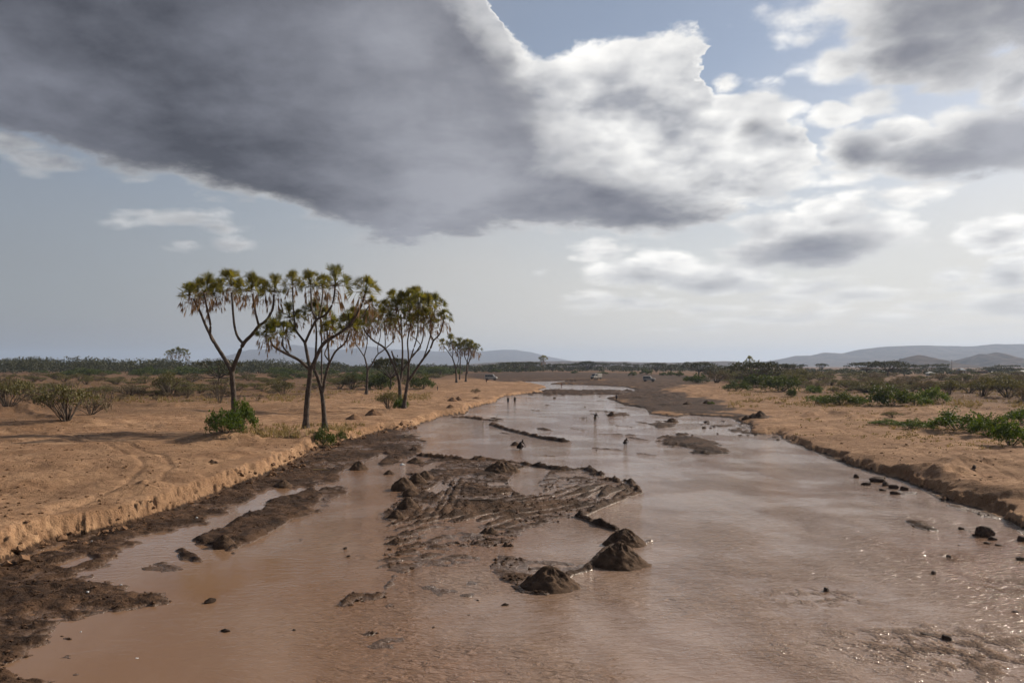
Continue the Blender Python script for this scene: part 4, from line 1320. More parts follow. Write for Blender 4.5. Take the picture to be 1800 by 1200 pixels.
# acacias that stand out
for i, (px, py, w, h, lb) in enumerate([
    (868 + 30, 653, 44, 17, 'leftmost dark acacia of the row beyond the river'), (924, 653, 40, 17, 'second dark acacia of the row beyond the river'), (939, 652, 30, 16, 'tall round-topped acacia in the row beyond the river'),
    (921 + 50, 653, 36, 14, 'low dark acacia below the lone palm'), (996, 652, 42, 13, 'wide acacia right of the lone palm'), (1016, 652, 30, 14, 'dark acacia above the white pickup'), (1032, 652, 36, 17, 'rounded acacia above the white pickup'),
    (1054, 652, 40, 15, 'flat acacia right of the white pickup'), (1088, 650, 40, 13, 'acacia in the middle of the gap beyond the river'), (1112, 652, 34, 13, 'acacia in front of the pale plateau'), (1154, 654, 46, 16, 'wide umbrella acacia near the dark lorry'), (1180, 654, 34, 14, 'umbrella acacia at the right end of the row'),
    (1228, 662, 60, 26, 'umbrella acacia over the left end of the right thicket'), (1256, 664, 40, 18, 'small acacia inside the right thicket'), (1282, 660, 44, 18, 'flat acacia top in the right thicket'), (1322, 676, 76, 40, 'big dense acacia in the right thicket'), (1346, 672, 44, 38, 'tall acacia with visible trunk in the right thicket'), (1380, 664, 44, 24, 'acacia behind the large dark bush of the thicket'),
    (1402, 654, 34, 14, 'far flat-topped tree on the right horizon'), (1445, 652, 24, 13, 'far small tree on the right horizon before the mountains'), (1523, 658, 56, 22, 'wide flat acacia before the left cone-shaped hill'), (1560, 662, 56, 28, 'grey acacia with twisted trunk below the left hill'), (1590, 661, 46, 22, 'acacia at the foot of the first power pole'), (1630, 656, 44, 16, 'low acacia between the two hills'), (1655, 655, 30, 16, 'small dark acacia left of the second power pole'), (1770, 655, 44, 14, 'dark green round tree near the right edge on the horizon'), (1745, 655, 40, 10, 'low dark tree left of the round one on the horizon'),
]):
    bush_px('acacia', px, py, w, h, lb, 'acacias on the far banks', guess=1.7)
for i, (px, py, w, h) in enumerate([(1136, 658, 20, 9), (1112, 660, 14, 7), (1180, 660, 16, 8), (1166, 660, 14, 6), (1010, 656, 14, 4), (1060, 657, 18, 4), (872, 655, 18, 7), (1195, 661, 16, 8)]):
    bush_px('green', px, py, w, h, ['dark bush on the flat in front of the wide umbrella acacia', 'small dark bush in front of the pale plateau', 'dark bush below the last umbrella acacia of the row', 'low dark bush right of the off-road car', 'flat dark bush left of the box truck', 'flat dark bush right of the box truck', 'small dark bush behind the minibus', 'dark bush at the left end of the right thicket'][i], 'bushes before the acacia row', guess=1.6)


# the woods on the horizon: masses of crowns nobody could count
def wood(name, label, x0, x1, ya, yb, n, hs, seed, mat, dens=34, slope=0.0):
    rs = np.random.default_rng(seed)
    mb = MB()
    px = rs.uniform(x0, x1, n); Y = rs.uniform(ya, yb, n)
    X = (px - 900) / FPX * Y
    H = rs.uniform(*hs, n) * (0.75 + 0.35 * fbm(px / 40.0, Y / 90.0, 3, seed))
    H = H * (1 + slope * 0.45 * (0.5 - (px - x0) / (x1 - x0)))
    Wd = H * rs.uniform(0.6, 1.3, n)
    C = []
    for i in range(n):
        m = 11
        a = rs.uniform(0, 6.28, m); q = np.sqrt(rs.random(m))
        C.append(np.column_stack([X[i] + np.cos(a) * q * Wd[i] * 0.6, Y[i] + np.sin(a) * q * Wd[i] * 0.6, 1.6 + H[i] * (0.04 + 0.92 * rs.random(m) ** 0.75)]))
    C = np.vstack(C)
    leaves(mb, C, 1.0, 0.95, dens // 9, rs, 0.5, 1.8)
    o = mobj(name, mb.mesh(name), None, mat)
    tag(o, label, 'wood', kind='stuff')


wood('treeline', 'dark thorn woodland along the left horizon', -120, 600, 560, 900, 1100, (9, 16), 5, MAT['dusk'], 45, 1.0)
wood('treeline', 'dark strip of woodland behind the palms at the centre', 560, 940, 640, 950, 420, (5, 9), 6, MAT['dusk'], 45)
wood('treeline', 'low hazy woodland beyond the river at the centre', 880, 1260, 720, 1300, 420, (4, 7), 7, MAT['dusk'], 36)
wood('treeline', 'low hazy woodland along the right horizon', 1230, 1920, 480, 1000, 420, (1.6, 3.2), 8, MAT['dusk'], 36)


# ---------------------------------------------------------------- dry grass, pebbles and clods
def on_ground_px(n, x0, x1, y0, y1, rs, guess=1.4):
    px = rs.uniform(x0, x1, n); py = rs.uniform(y0, y1, n)
    return drop_many(px, py, guess)


def grass():
    rs = np.random.default_rng(12)
    mb = MB()
    for (n, x0, x1, y0, y1, h0) in ((5200, -60, 760, 658, 708, 0.42), (4200, 1280, 1860, 660, 716, 0.42), (500, 380, 640, 745, 770, 0.3), (600, 1400, 1860, 712, 770, 0.16), (300, 1560, 1860, 740, 790, 0.16)):
        x, y, z, wet = on_ground_px(n, x0, x1, y0, y1, rs)
        ok = (wet < 0.4) & (fbm(x / 5, y / 5, 3, 77) > 0.06)
        x, y, z = x[ok], y[ok], z[ok]
        k = 6
        P = np.repeat(np.column_stack([x, y, z]), k, axis=0)
        m = len(P)
        a = rs.uniform(0, 6.28, m)
        hh = h0 * rs.uniform(0.5, 1.4, m)
        lean = rs.uniform(0.2, 0.9, m) * hh
        off = rs.normal(0, 0.12, (m, 2))
        b0 = P + np.column_stack([off, np.zeros(m)])
        wv = np.column_stack([-np.sin(a), np.cos(a), np.zeros(m)]) * 0.05
        tip = b0 + np.column_stack([np.cos(a) * lean, np.sin(a) * lean, hh])
        V = np.stack([b0 - wv, b0 + wv, tip], 1).reshape(-1, 3)
        mb.add(V, np.arange(3 * m).reshape(-1, 3))
    o = mobj('dry_grass', mb.mesh('dry_grass'), None, MAT['straw'])
    tag(o, 'sparse dry grass over the sandy plains', 'grass', kind='stuff')


OCT_V = np.array([(1, 0, 0), (-1, 0, 0), (0, 1, 0), (0, -1, 0), (0, 0, 1), (0, 0, -1), (.6, .6, .5), (-.6, .6, .45), (-.6, -.6, .5), (.6, -.6, .45)], float)
OCT_F = np.array([(4, 0, 6), (4, 6, 2), (4, 2, 7), (4, 7, 1), (4, 1, 8), (4, 8, 3), (4, 3, 9), (4, 9, 0), (0, 5, 2), (2, 5, 1), (1, 5, 3), (3, 5, 0), (0, 2, 6), (2, 1, 7), (1, 3, 8), (3, 0, 9)])


def pebbles(name, label, cat, areas, mat, seed, wet_ok, s0, s1, flatz=0.6, zr=(-1, 9)):
    rs = np.random.default_rng(seed)
    mb = MB()
    for (n, x0, x1, y0, y1) in areas:
        px = rs.uniform(x0, x1, n); py = rs.uniform(y0, y1, n)
        y = CAM_H * FPX / (py - HORIZ); x = (px - 900) / FPX * y
        z, wet, scrub, face = ground(x, y)
        ok = (wet > 0.5 if wet_ok else wet < 0.3) & (z > zr[0]) & (z < zr[1]) & (fbm(x / 1.5, y / 1.5, 3, seed) > -0.15)
        x, y, z = x[ok], y[ok], z[ok]
        m = len(x)
        s = s0 + (s1 - s0) * rs.random(m) ** 3
        a = rs.uniform(0, 6.28, m)
        V = OCT_V[None] * (1 + rs.normal(0, 0.22, (m, len(OCT_V), 1)))
        V = V * np.array([1, 1, flatz]) * s[:, None, None]
        c, sn = np.cos(a)[:, None], np.sin(a)[:, None]
        V = np.stack([V[..., 0] * c - V[..., 1] * sn, V[..., 0] * sn + V[..., 1] * c, V[..., 2]], -1)
        V = V + np.column_stack([x, y, z + s * 0.15])[:, None, :]
        F = (OCT_F[None] + (np.arange(m) * len(OCT_V))[:, None, None]).reshape(-1, 3)
        mb.add(V.reshape(-1, 3), F)
    o = mobj(name, mb.mesh(name), None, mat)
    tag(o, label, cat, kind='stuff')


def fallen_soil():
    rs = np.random.default_rng(31)
    mb = MB()
    P = np.array(LEFT[1:22])
    seg = np.linalg.norm(np.diff(P, axis=0), axis=1)
    for (A_, B_), l in zip(zip(P[:-1], P[1:]), seg):
        n = int(l * 7)
        t = rs.random((n, 1))
        q = A_ + (B_ - A_) * t
        nrm = np.array([(B_ - A_)[1], -(B_ - A_)[0]]) / l
        q = q + nrm * (rs.random((n, 1)) ** 1.6 * 1.5 - 0.35)
        q = q[fbm(q[:, 0] / 1.6, q[:, 1] / 1.6, 2, 41) > -0.1]
        if not len(q):
            continue
        z, *_ = ground(q[:, 0], q[:, 1])
        for (x, y), zz in zip(q, z):
            s_ = 0.04 + 0.2 * rs.random() ** 3
            V = OCT_V * (1 + rs.normal(0, 0.25, (len(OCT_V), 1))) * s_ * np.array([1, 1, 0.75])
            mb.add(V + np.array([x, y, max(zz, 0) + s_ * 0.2]), OCT_F)
    o = mobj('rubble', mb.mesh('rubble'), None, MAT['drysand'])
    tag(o, 'lumps of soil fallen along the foot of the left scarp', 'rubble', kind='stuff')


grass()
fallen_soil()
pebbles('gravel', 'small stones strewn over the dry banks', 'gravel', [(1800, 0, 700, 760, 960), (1500, 1300, 1800, 730, 880)], MAT['drysand'], 3, False, 0.02, 0.11)
pebbles('mud_crumbs', 'crumbs of wet mud over the dug river bed', 'mud', [(6500, -20, 760, 755, 1200), (6500, 640, 1130, 800, 970), (900, 850, 1110, 930, 1050), (500, 590, 720, 970, 1180), (900, 900, 1330, 685, 770), (500, 1480, 1800, 830, 990)], MAT['crumb'], 4, True, 0.012, 0.085, 0.6, (-0.02, 9))
# ---------------------------------------------------------------- heaps of dug sand
def heap_mesh(seed, peaks, n_a=40, n_r=16, rough=1.0):
    """unit heap: radius 1, height 1; peaks are (x, y, height, spread)"""
    a = np.linspace(0, 2 * np.pi, n_a, endpoint=False)
    q = np.linspace(0, 1.0, n_r + 1)[1:]
    A, Q = np.meshgrid(a, q)
    rim = 1 + 0.13 * fbm(np.cos(A) * 1.6 + seed * 9.1, np.sin(A) * 1.6, 3, seed)
    X, Y = np.cos(A) * Q * rim, np.sin(A) * Q * rim

    def hz(x, y, q_):
        h = np.zeros_like(x)
        for px, py, ph, sp in peaks:
            d = np.hypot(x - px, y - py) / sp
            h = np.maximum(h, ph * (1 - np.sqrt(d * d + 0.018) + 0.11))
        h = np.maximum(h, 0.10 * np.clip(1 - q_, 0, 1))
        run = fbm(np.arctan2(y, x) * 3.0 + 20, np.hypot(x, y) * 0.8 + seed, 3, seed + 3)
        lump = fbm(x * 4 + seed, y * 4, 3, seed + 7)
        e = np.clip(4 * q_ * (1.05 - q_), 0, 1)
        h = h + rough * e * (0.12 * run + 0.13 * lump + 0.09 * fbm(x * 11, y * 11 + seed, 2, seed))
        return np.where(q_ > 0.97, -0.15, np.maximum(h, -0.02))
    Z = hz(X, Y, Q)
    z0 = hz(np.array([0.0]), np.array([0.0]), np.array([0.0]))[0]
    V = np.vstack([[(0, 0, z0)], np.column_stack([X.ravel(), Y.ravel(), Z.ravel()])])
    mb = MB()
    j = np.arange(n_a); j2 = (j + 1) % n_a
    i = np.arange(n_r - 1)[:, None] * n_a + 1
    F = np.stack([i + j, i + n_a + j, i + n_a + j2, i + j2], -1).reshape(-1, 4)
    mb.add(V, np.vstack([F, np.column_stack([np.zeros(n_a, int), 1 + j, 1 + j2, 1 + j2])]))
    return mb.mesh('sand_heap', True)


ONE = [(0.0, 0.0, 1.0, 0.98)]
HEAPS = [  # x, foot row, width, height (photo px), peaks, dry, label
    (968, 1041, 112, 50, [(-0.02, 0, 1.0, 0.95)], 0, 'largest conical heap of dark sand, nearest in the river'),
    (1092, 1001, 112, 52, [(-0.06, 0, 1.0, 0.95), (0.6, -0.1, 0.28, 0.5)], 0, 'steep conical sand heap in the middle of the near three'),
    (1097, 961, 88, 38, [(0.05, 0, 1.0, 0.85), (-0.25, 0.0, 0.8, 0.7)], 0, 'broad sand heap at the end of the mud dike, farthest of the near three'),
    (709, 861, 46, 25, ONE, 0, 'tallest heap in the row beside the left channel'),
    (733, 849, 36, 21, ONE, 0, 'dark heap behind the tallest one in the row beside the left channel'),
    (747, 842, 34, 17, ONE, 0, 'farthest of the heaps in the row beside the left channel'),
    (722, 872, 34, 15, ONE, 0, 'low heap in front of the tallest one in the row'),
    (717, 893, 42, 24, ONE, 0, 'sharp-pointed heap toward the near end of the row beside the left channel'),
    (697, 911, 30, 15, ONE, 0, 'nearest small heap of the row beside the left channel'),
    (631, 826, 38, 20, ONE, 0, 'heap standing alone beside the bright pool under the left bank'),
    (684, 834, 24, 11, ONE, 0, 'small heap between the bright pool and the row of heaps'),
    (731, 813, 34, 13, ONE, 0, 'flat heap at the left end of the upper mud dike'),
    (729, 793, 24, 10, ONE, 0, 'small heap on the mud point above the upper dike'),
    (882, 831, 66, 23, [(-0.15, 0, 1.0, 0.8), (0.28, 0.05, 0.82, 0.7)], 0, 'big double-topped heap beside the pool on the dug mud'),
    (906, 783, 20, 10, ONE, 0, 'small heap standing alone in the river'),
    (394, 963, 40, 23, ONE, 0, 'heap on the mud spit below the left bank'),
    (498, 857, 34, 14, ONE, 0, 'dark low heap at the head of the narrow pool'),
    (860, 938, 34, 11, [(-0.3, 0, 0.9, 0.6), (0.25, 0, 1.0, 0.7)], 0, 'low lump of mud near the middle of the rutted ground'),
    (893, 962, 32, 12, [(-0.2, 0.1, 1.0, 0.6), (0.3, 0, 0.8, 0.5)], 0, 'crumbly mud lump at the left end of the grey pool'),
    (1084, 846, 14, 7, ONE, 0, 'tiny heap on the far edge of the rutted mud'),
    (375, 815, 20, 8, [(-0.2, 0, 1.0, 0.7), (0.4, 0, 0.6, 0.5)], 0, 'small dark lump on the pale sand of the left bank'),
    (622, 738, 30, 12, ONE, 1, 'dug heap on the sand right of the two palm trunks'),
    (658, 731, 36, 14, [(-0.1, 0, 1.0, 0.8), (0.4, 0, 0.6, 0.5)], 1, 'dug heap on the sand left of the many-stemmed palm'),
    (795, 706, 20, 9, ONE, 1, 'left heap of the pair on the bank by the river bend'),
    (806, 704, 16, 9, ONE, 1, 'right heap of the pair on the bank by the river bend'),
    (792, 717, 15, 7, ONE, 1, 'single heap at the brink below the pair of heaps'),
    (838, 701, 18, 5, ONE, 1, 'flat heap on the bank where the river bends'),
    (1182, 742, 26, 10, ONE, 0, 'dark pointed heap at the water beside the brown flat'),
    (1334, 735, 36, 14, [(0.1, 0, 1.0, 0.7), (-0.5, 0, 0.7, 0.5)], 0, 'twin-topped heap on the right shore'),
    (1312, 737, 18, 8, ONE, 0, 'small heap left of the twin-topped one on the right shore'),
    (1243, 709, 16, 7, ONE, 0, 'heap far back on the brown flat of the right shore'),
    (1209, 711, 18, 6, ONE, 0, 'low heap on the brown flat left of the far one'),
    (1075, 730, 14, 8, ONE, 0, 'small heap on the weedy islet in the river'),
    (1004, 669.5, 12, 4, ONE, 0, 'first heap of the row on the far sandbar'), (1012, 669.5, 11, 4, ONE, 0, 'third heap of the row on the far sandbar'), (997, 669.5, 9, 3, ONE, 0, 'leftmost small heap of the row on the far sandbar'),
]
for i, (px, py, w, h, pk, dr, lb) in enumerate(HEAPS):
    x, y, z = drop(px, py, 0.1)
    rx = w / 2 / FPX * y
    y += rx * 0.75
    x = (px - 900) / FPX * y
    g = max(gz(x, y), -0.05)
    big = w > 60
    me = heap_mesh(i + 1, pk, 72 if big else 32, 30 if big else 12)
    o = mobj('sand_heap', me, None, MAT['drysand' if dr else 'heap'])
    o.location = (x, y, g - 0.04)
    hz_ = h / FPX * y + 0.05
    o.scale = (rx * 1.04, rx * 0.95, hz_ * 0.80)
    tag(o, lb, 'sand heap', 'heaps of dug sand')


# ---------------------------------------------------------------- rocks, clods, sticks
def rock_mesh(seed, flat=0.7, ang=0.35, bump_=0.12):
    import bmesh
    bm = bmesh.new()
    bmesh.ops.create_icosphere(bm, subdivisions=3, radius=1.0)
    co = np.array([v.co[:] for v in bm.verts])
    rs = np.random.default_rng(seed)
    for _ in range(9):                                  # planes cut the stone flat
        n = rs.normal(0, 1, 3); n /= np.linalg.norm(n)
        d = rs.uniform(0.62, 0.9)
        q = co @ n - d
        co = co - np.clip(q, 0, None)[:, None] * n * (0.6 + ang)
    co += co * (bump_ * 1.6 * fbm(co[:, 0] * 2.5 + seed, co[:, 1] * 2.5 + co[:, 2] * 1.7, 3, seed))[:, None]
    for v, c in zip(bm.verts, co * np.array([1, 0.85, flat])):
        v.co = c
    me = bpy.data.meshes.new('rock')
    bm.to_mesh(me); bm.free()
    me.polygons.foreach_set('use_smooth', np.ones(len(me.polygons), bool))
    return me


ROCKS = [rock_mesh(s, 0.58 + 0.06 * s, 0.15, 0.2) for s in range(4)]
CLODS = [rock_mesh(20 + s, 0.6, 0.45, 0.26) for s in range(4)]
for r_ in ROCKS: r_.materials.append(MAT['rock'])
for r_ in CLODS: r_.materials.append(MAT['mud'])
crnd = random.Random(5)


def lump(name, meshes, px, py, w, h, label, cat, group=None, z=0.0):
    x, y = W(px, py, z)
    g = max(gz(x, y), -0.03)
    o = mobj(name, crnd.choice(meshes))
    rx = w / 2 / FPX * y
    hz_ = h / FPX * y
    o.location = (x, y, g + hz_ * 0.30)
    o.rotation_euler = (crnd.uniform(-0.15, 0.15), crnd.uniform(-0.15, 0.15), crnd.uniform(0, 6.28) if w < 2.2 * h else crnd.uniform(-0.4, 0.4))
    o.scale = (rx, rx * 0.8, hz_ * 1.0)
    return tag(o, label, cat, group)


lump('boulder', [ROCKS[2]], 1732, 942, 30, 20, 'big squarish boulder in the shallows near the right edge', 'boulder')
for px, py, w, h, lb in [
    (1506, 839, 13, 9, 'round rock standing apart at the left of the rocky shallows'), (1542, 846, 30, 12, 'largest long rock of the cluster under the right bank'), (1523, 852, 16, 7, 'flat rock below the round one in the shallows'),
    (1571, 858, 18, 9, 'rock in the middle of the cluster under the right bank'), (1556, 853, 16, 8, 'rock beside the largest long one'), (1590, 861, 16, 8, 'rock toward the right end of the cluster'), (1552, 862, 12, 5, 'low rock at the lower side of the cluster'), (1574, 868, 18, 7, 'low broad rock in front of the cluster'),
    (1641, 1008, 12, 8, 'single dark stone in open water at the right'), (1452, 1038, 14, 8, 'dark stone with a wake in the middle of the near river'), (1664, 1123, 20, 11, 'wet stone amid sun sparkles near the bottom right'), (1630, 1114, 26, 5, 'flat ridge of stone left of the sparkling water'),
    (1667, 978, 10, 5, 'small wet stone with white water at the right'), (1795, 950, 18, 10, 'stone at the right edge below the boulder'), (1797, 984, 18, 9, 'lower stone at the right edge'), (1745, 948, 16, 7, 'stone touching the foot of the big boulder'), (1735, 955, 12, 6, 'stone below the big boulder'), (1755, 958, 14, 5, 'small flat stone right of the boulder foot'),
    (1690, 930, 10, 4, 'little stone in line with the mud bar at the right'), (1712, 941, 8, 4, 'little stone between mud bar and boulder'), (1686, 958, 6, 3, 'tiny stone off the mud bar at the right'), (1713, 849, 10, 6, 'dark stone lying on the sandy right bank'), (1785, 1075, 12, 5, 'stone at the right edge in the near river'),
]:
    lump('rock', ROCKS, px, py, w, h, lb, 'rock', 'rocks in the right shallows')
for px, py, w, h, lb in [
    (369, 1058, 20, 11, 'chunky mud clod standing in the water at lower left'), (395, 1109, 18, 7, 'flat mud clod with trailing streak in the lower left water'), (517, 1107, 9, 5, 'small clod alone in brown water at lower left centre'), (888, 1063, 13, 6, 'flat clod below the largest heap'),
    (607, 964, 10, 5, 'upper clod of the pair at the edge of the left channel'), (612, 978, 8, 5, 'lower clod of the pair at the edge of the left channel'), (840, 1055, 7, 4, 'small clod left of the largest heap'), (824, 1080, 8, 3, 'thin clod in the shallow water below centre'), (762, 1102, 8, 4, 'small clod in the shallow water left of centre bottom'),
    (1046, 755, 0.1, 0.1, None)]:
    if lb:
        lump('mud_clod', CLODS, px, py, w, h, lb, 'mud clod', 'mud clods in the water')
for i in range(44):                                     # clods strewn through the far water and along the mud edge
    px, py = random.choice([(random.uniform(960, 1170), random.uniform(700, 800)), (random.uniform(1190, 1330), random.uniform(736, 766)), (random.uniform(900, 1130), random.uniform(686, 700)), (random.uniform(1340, 1400), random.uniform(765, 780))])
    x, y = W(px, py)
    if gz(x, y) > 0.25:
        continue
    s = random.uniform(3, 9)
    hh = s * random.uniform(0.25, 0.55)
    col_ = 'left of midstream' if px < 1000 else 'in midstream' if px < 1050 else 'near the weedy islet' if px < 1110 else 'by the brown flat' if px < 1190 else 'beside the long islet' if px < 1280 else 'under the twin-topped heap'
    row_ = 'at the rapids' if py < 700 else 'in the far reach' if py < 725 else 'in the middle reach' if py < 760 else 'before the thin bars'
    lump('mud_clod', CLODS, px, py, s, hh, '%s %s mud clod in the water %s, %s' % ('larger' if s > 7 else 'tiny' if s < 5 else 'small', 'chunky' if hh > 0.42 * s else 'flat', col_, row_), 'mud clod', 'mud clods in the far water')


def stick(label, pts, r, cat='stick', mat='twig', name='stick'):
    P = []
    for px, py, up in pts:
        x, y = W(px, py)
        P.append((x, y, max(gz(x, y), 0) + up))
    mb = MB()
    C = catmull(P, 4)
    o_ = C[0].copy()
    mb.tube(C - o_, np.linspace(r, r * 0.5, len(C)), 5)
    o = mobj(name, mb.mesh(name, True), None, MAT[mat])
    o.location = o_
    tag(o, label, cat)


stick('bent stake standing in the pool below the thin mud bar', [(849, 757, -0.2), (849, 755, 0.7), (850, 757, 1.15)], 0.05)
stick('forked branch lying at the tip of the upper river bar', [(868, 741, 0.1), (873, 740, 0.35), (876, 738, 0.8)], 0.06)
stick('long dark pole lying on the rutted mud', [(826, 886, 0.06), (856, 884, 0.1), (900, 885, 0.05)], 0.05)
stick('pale stick lying on the mud under the left bank', [(550, 831, 0.05), (566, 830, 0.07), (579, 830, 0.04)], 0.035, mat='straw')
stick('fallen branch on the mud point by the river', [(710, 772, 0.1), (728, 769, 0.35), (738, 765, 0.1)], 0.07)
MAT['litter'] = plain_material('white_litter', (0.62, 0.62, 0.60), (0.75, 0.75, 0.72), 8.0, 0.6, 0.3, 0.01)
for px, py, w, h, lb in [(161, 955, 5, 4, 'white scrap of litter under the left scarp'), (154, 1046, 6, 3, 'white scrap on the lower left mud flat'), (142, 1110, 5, 4, 'white scrap at the edge of the lower left mud'), (213, 1031, 5, 3, 'pale scrap on the mud below the narrow pool'), (242, 1156, 10, 3, 'pale strip floating in the bottom left water'), (346, 914, 4, 3, 'small white scrap beside the narrow pool'), (707, 817, 10, 4, 'pale bluish plastic scrap beside the bright pool')]:
    o = lump('litter', CLODS, px, py, w, h, lb, 'litter')
    o['kind'] = 'thing'
    o.data = o.data.copy(); o.data.materials.clear(); o.data.materials.append(MAT['litter'])


# ---------------------------------------------------------------- people
def skin_mat(name, c):
    return plain_material(name, c, tuple(v * 1.25 for v in c), 20.0, 0.7, 0.0)


MAT['skin'] = skin_mat('dark_skin', (0.045, 0.026, 0.018))
MAT['hair'] = skin_mat('black_hair', (0.008, 0.007, 0.006))
CLOTH = {k: skin_mat(k + '_cloth', c) for k, c in dict(black=(0.012, 0.012, 0.014), navy=(0.018, 0.022, 0.05), red=(0.18, 0.025, 0.02), brown=(0.07, 0.04, 0.025), khaki=(0.14, 0.10, 0.05), grey=(0.08, 0.08, 0.085)).items()}


def skinned(name, joints, bones, radii, mat, parent, root):
    me = bpy.data.meshes.new(name)
    keys = list(joints)
    me.from_pydata([joints[k] for k in keys], [(keys.index(a), keys.index(b)) for a, b in bones], [])
    me.materials.append(mat)
    o = mobj(name, me, parent)
    o.modifiers.new('skin', 'SKIN')
    for k, sv in zip(keys, me.skin_vertices[0].data):
        r = radii[k]
        sv.radius = r if isinstance(r, tuple) else (r, r)
        sv.use_root = (k == root)
    sb = o.modifiers.new('sub', 'SUBSURF')
    sb.levels = sb.render_levels = 1
    return o


def person(label, px, py, pose, shirt, shorts, height=1.65, turn=0.0, sink=0.0, guess=0.2):
    x, y, z = drop(px, py, guess)
    root = empty('person', (x, y, z - sink), turn)
    k = height / 1.70
    J = dict(pel=(0, 0, .92), bel=(0, 0, 1.08), che=(0, 0, 1.30), nec=(0, 0, 1.46), hea=(0, -.01, 1.56), top=(0, 0, 1.66))
    for s, q in ((-1, 'l'), (1, 'r')):
        J.update({q + 'hip': (s * .10, 0, .86), q + 'kne': (s * .11, -.02, .48), q + 'ank': (s * .11, .02, .09), q + 'toe': (s * .12, -.16, .04),
                  q + 'sho': (s * .19, 0, 1.40), q + 'elb': (s * .24, .02, 1.12), q + 'wri': (s * .23, -.08, .88), q + 'han': (s * .22, -.11, .78)})
    if pose == 'bend':                                  # stooping forward, arms reaching down and out
        J.update(bel=(0, -.10, 1.05), che=(0, -.34, 1.12), nec=(0, -.50, 1.12), hea=(0, -.60, 1.08), top=(0, -.69, 1.03))
        for s, q in ((-1, 'l'), (1, 'r')):
            J.update({q + 'sho': (s * .19, -.42, 1.12), q + 'elb': (s * .26, -.52, .88), q + 'wri': (s * .22, -.68, .70), q + 'han': (s * .20, -.76, .64)})
    if pose == 'wave':
        J.update(bel=(0, -.06, 1.06), che=(0, -.20, 1.22), nec=(0, -.29, 1.33), hea=(0, -.34, 1.42), top=(0, -.38, 1.51), lsho=(-.19, -.24, 1.30), lelb=(-.46, -.25, 1.38), lwri=(-.70, -.27, 1.46), lhan=(-.79, -.28, 1.48), rsho=(.19, -.24, 1.30), relb=(.30, -.30, 1.05), rwri=(.25, -.45, .88), rhan=(.22, -.52, .82))
    if pose == 'crouch':
        J.update(pel=(0, .12, .42), bel=(0, .04, .56), che=(0, -.12, .74), nec=(0, -.22, .86), hea=(0, -.27, .95), top=(0, -.30, 1.04))
        for s, q in ((-1, 'l'), (1, 'r')):
            J.update({q + 'hip': (s * .11, .10, .38), q + 'kne': (s * .17, -.28, .50), q + 'ank': (s * .13, .0, .09), q + 'toe': (s * .14, -.18, .04), q + 'sho': (s * .19, -.16, .80), q + 'elb': (s * .26, -.32, .60), q + 'wri': (s * .16, -.48, .42), q + 'han': (s * .13, -.54, .34)})
    J = {a: tuple(c * k for c in v) for a, v in J.items()}
    B = [('pel', 'bel'), ('bel', 'che'), ('che', 'nec'), ('nec', 'hea'), ('hea', 'top')]
    for q in 'lr':
        B += [('pel', q + 'hip'), (q + 'hip', q + 'kne'), (q + 'kne', q + 'ank'), (q + 'ank', q + 'toe'), ('che', q + 'sho'), (q + 'sho', q + 'elb'), (q + 'elb', q + 'wri'), (q + 'wri', q + 'han')]
    Rr = dict(pel=.13, bel=.125, che=.15, nec=.055, hea=.10, top=.075)
    for q in 'lr':
        Rr.update({q + 'hip': .09, q + 'kne': .06, q + 'ank': .042, q + 'toe': .035, q + 'sho': .06, q + 'elb': .045, q + 'wri': .033, q + 'han': .04})
    Rr = {a: v * k for a, v in Rr.items()}
    skinned('body', J, B, Rr, MAT['skin'], root, 'pel')
    T = ['pel', 'bel', 'che', 'lsho', 'rsho', 'lelb', 'relb']
    TJ = {a: J[a] for a in T}
    for q in 'lr':
        TJ[q + 'elb'] = tuple((np.array(J[q + 'sho']) * 0.35 + np.array(J[q + 'elb']) * 0.65))
    skinned('shirt', TJ, [('pel', 'bel'), ('bel', 'che'), ('che', 'lsho'), ('che', 'rsho'), ('lsho', 'lelb'), ('rsho', 'relb')], {a: Rr[a] * 1.22 for a in T}, CLOTH[shirt], root, 'pel')
    T = ['pel', 'lhip', 'rhip', 'lkne', 'rkne']
    skinned('shorts', {a: J[a] for a in T}, [('pel', 'lhip'), ('pel', 'rhip'), ('lhip', 'lkne'), ('rhip', 'rkne')], {a: Rr[a] * 1.2 for a in T}, CLOTH[shorts], root, 'pel')
    up = np.array(J['top']) - np.array(J['hea'])
    HJ = dict(a=tuple(np.array(J['hea']) + up * 0.55 + np.array([0, .02, 0])), b=tuple(np.array(J['top']) + up * 0.1))
    skinned('hair', HJ, [('a', 'b')], dict(a=.105 * k, b=.075 * k), MAT['hair'], root, 'a')
    return tag(root, label, 'person', 'people at the river')


person('person in dark clothes wading, left of the two by the sandy bend', 893, 706, 'stand', 'black', 'navy', 1.6, 0.4, 0.62, 0.0)
person('person in dark clothes wading, right of the two by the sandy bend', 905, 706, 'stand', 'black', 'brown', 1.68, -0.5, 0.62, 0.0)
person('person stooping with one arm stretched out in the river', 1046, 740.5, 'wave', 'grey', 'khaki', 1.62, 0.3, 0.35, 0.0)
person('person crouching in the water beside the small river heap', 914, 790, 'crouch', 'black', 'black', 1.6, 1.1, 0.12, 0.0)
person('person in dark clothes standing on the brown flat at the water edge', 1083.5, 706, 'stand', 'navy', 'black', 1.28, 0.2, 0.0, 0.3)
person('person standing on the sand behind the river bend palms', 769, 686.5, 'stand', 'brown', 'navy', 1.25, 1.8, 0.0, 1.2)
person('person in red-brown clothes near the parked minibus', 855, 672.5, 'stand', 'red', 'black', 1.35, 0.0, 0.0, 1.0)
person('person standing in the far pool beyond the rapids', 987, 679, 'stand', 'red', 'brown', 1.5, 0.5, 0.35, 0.0)
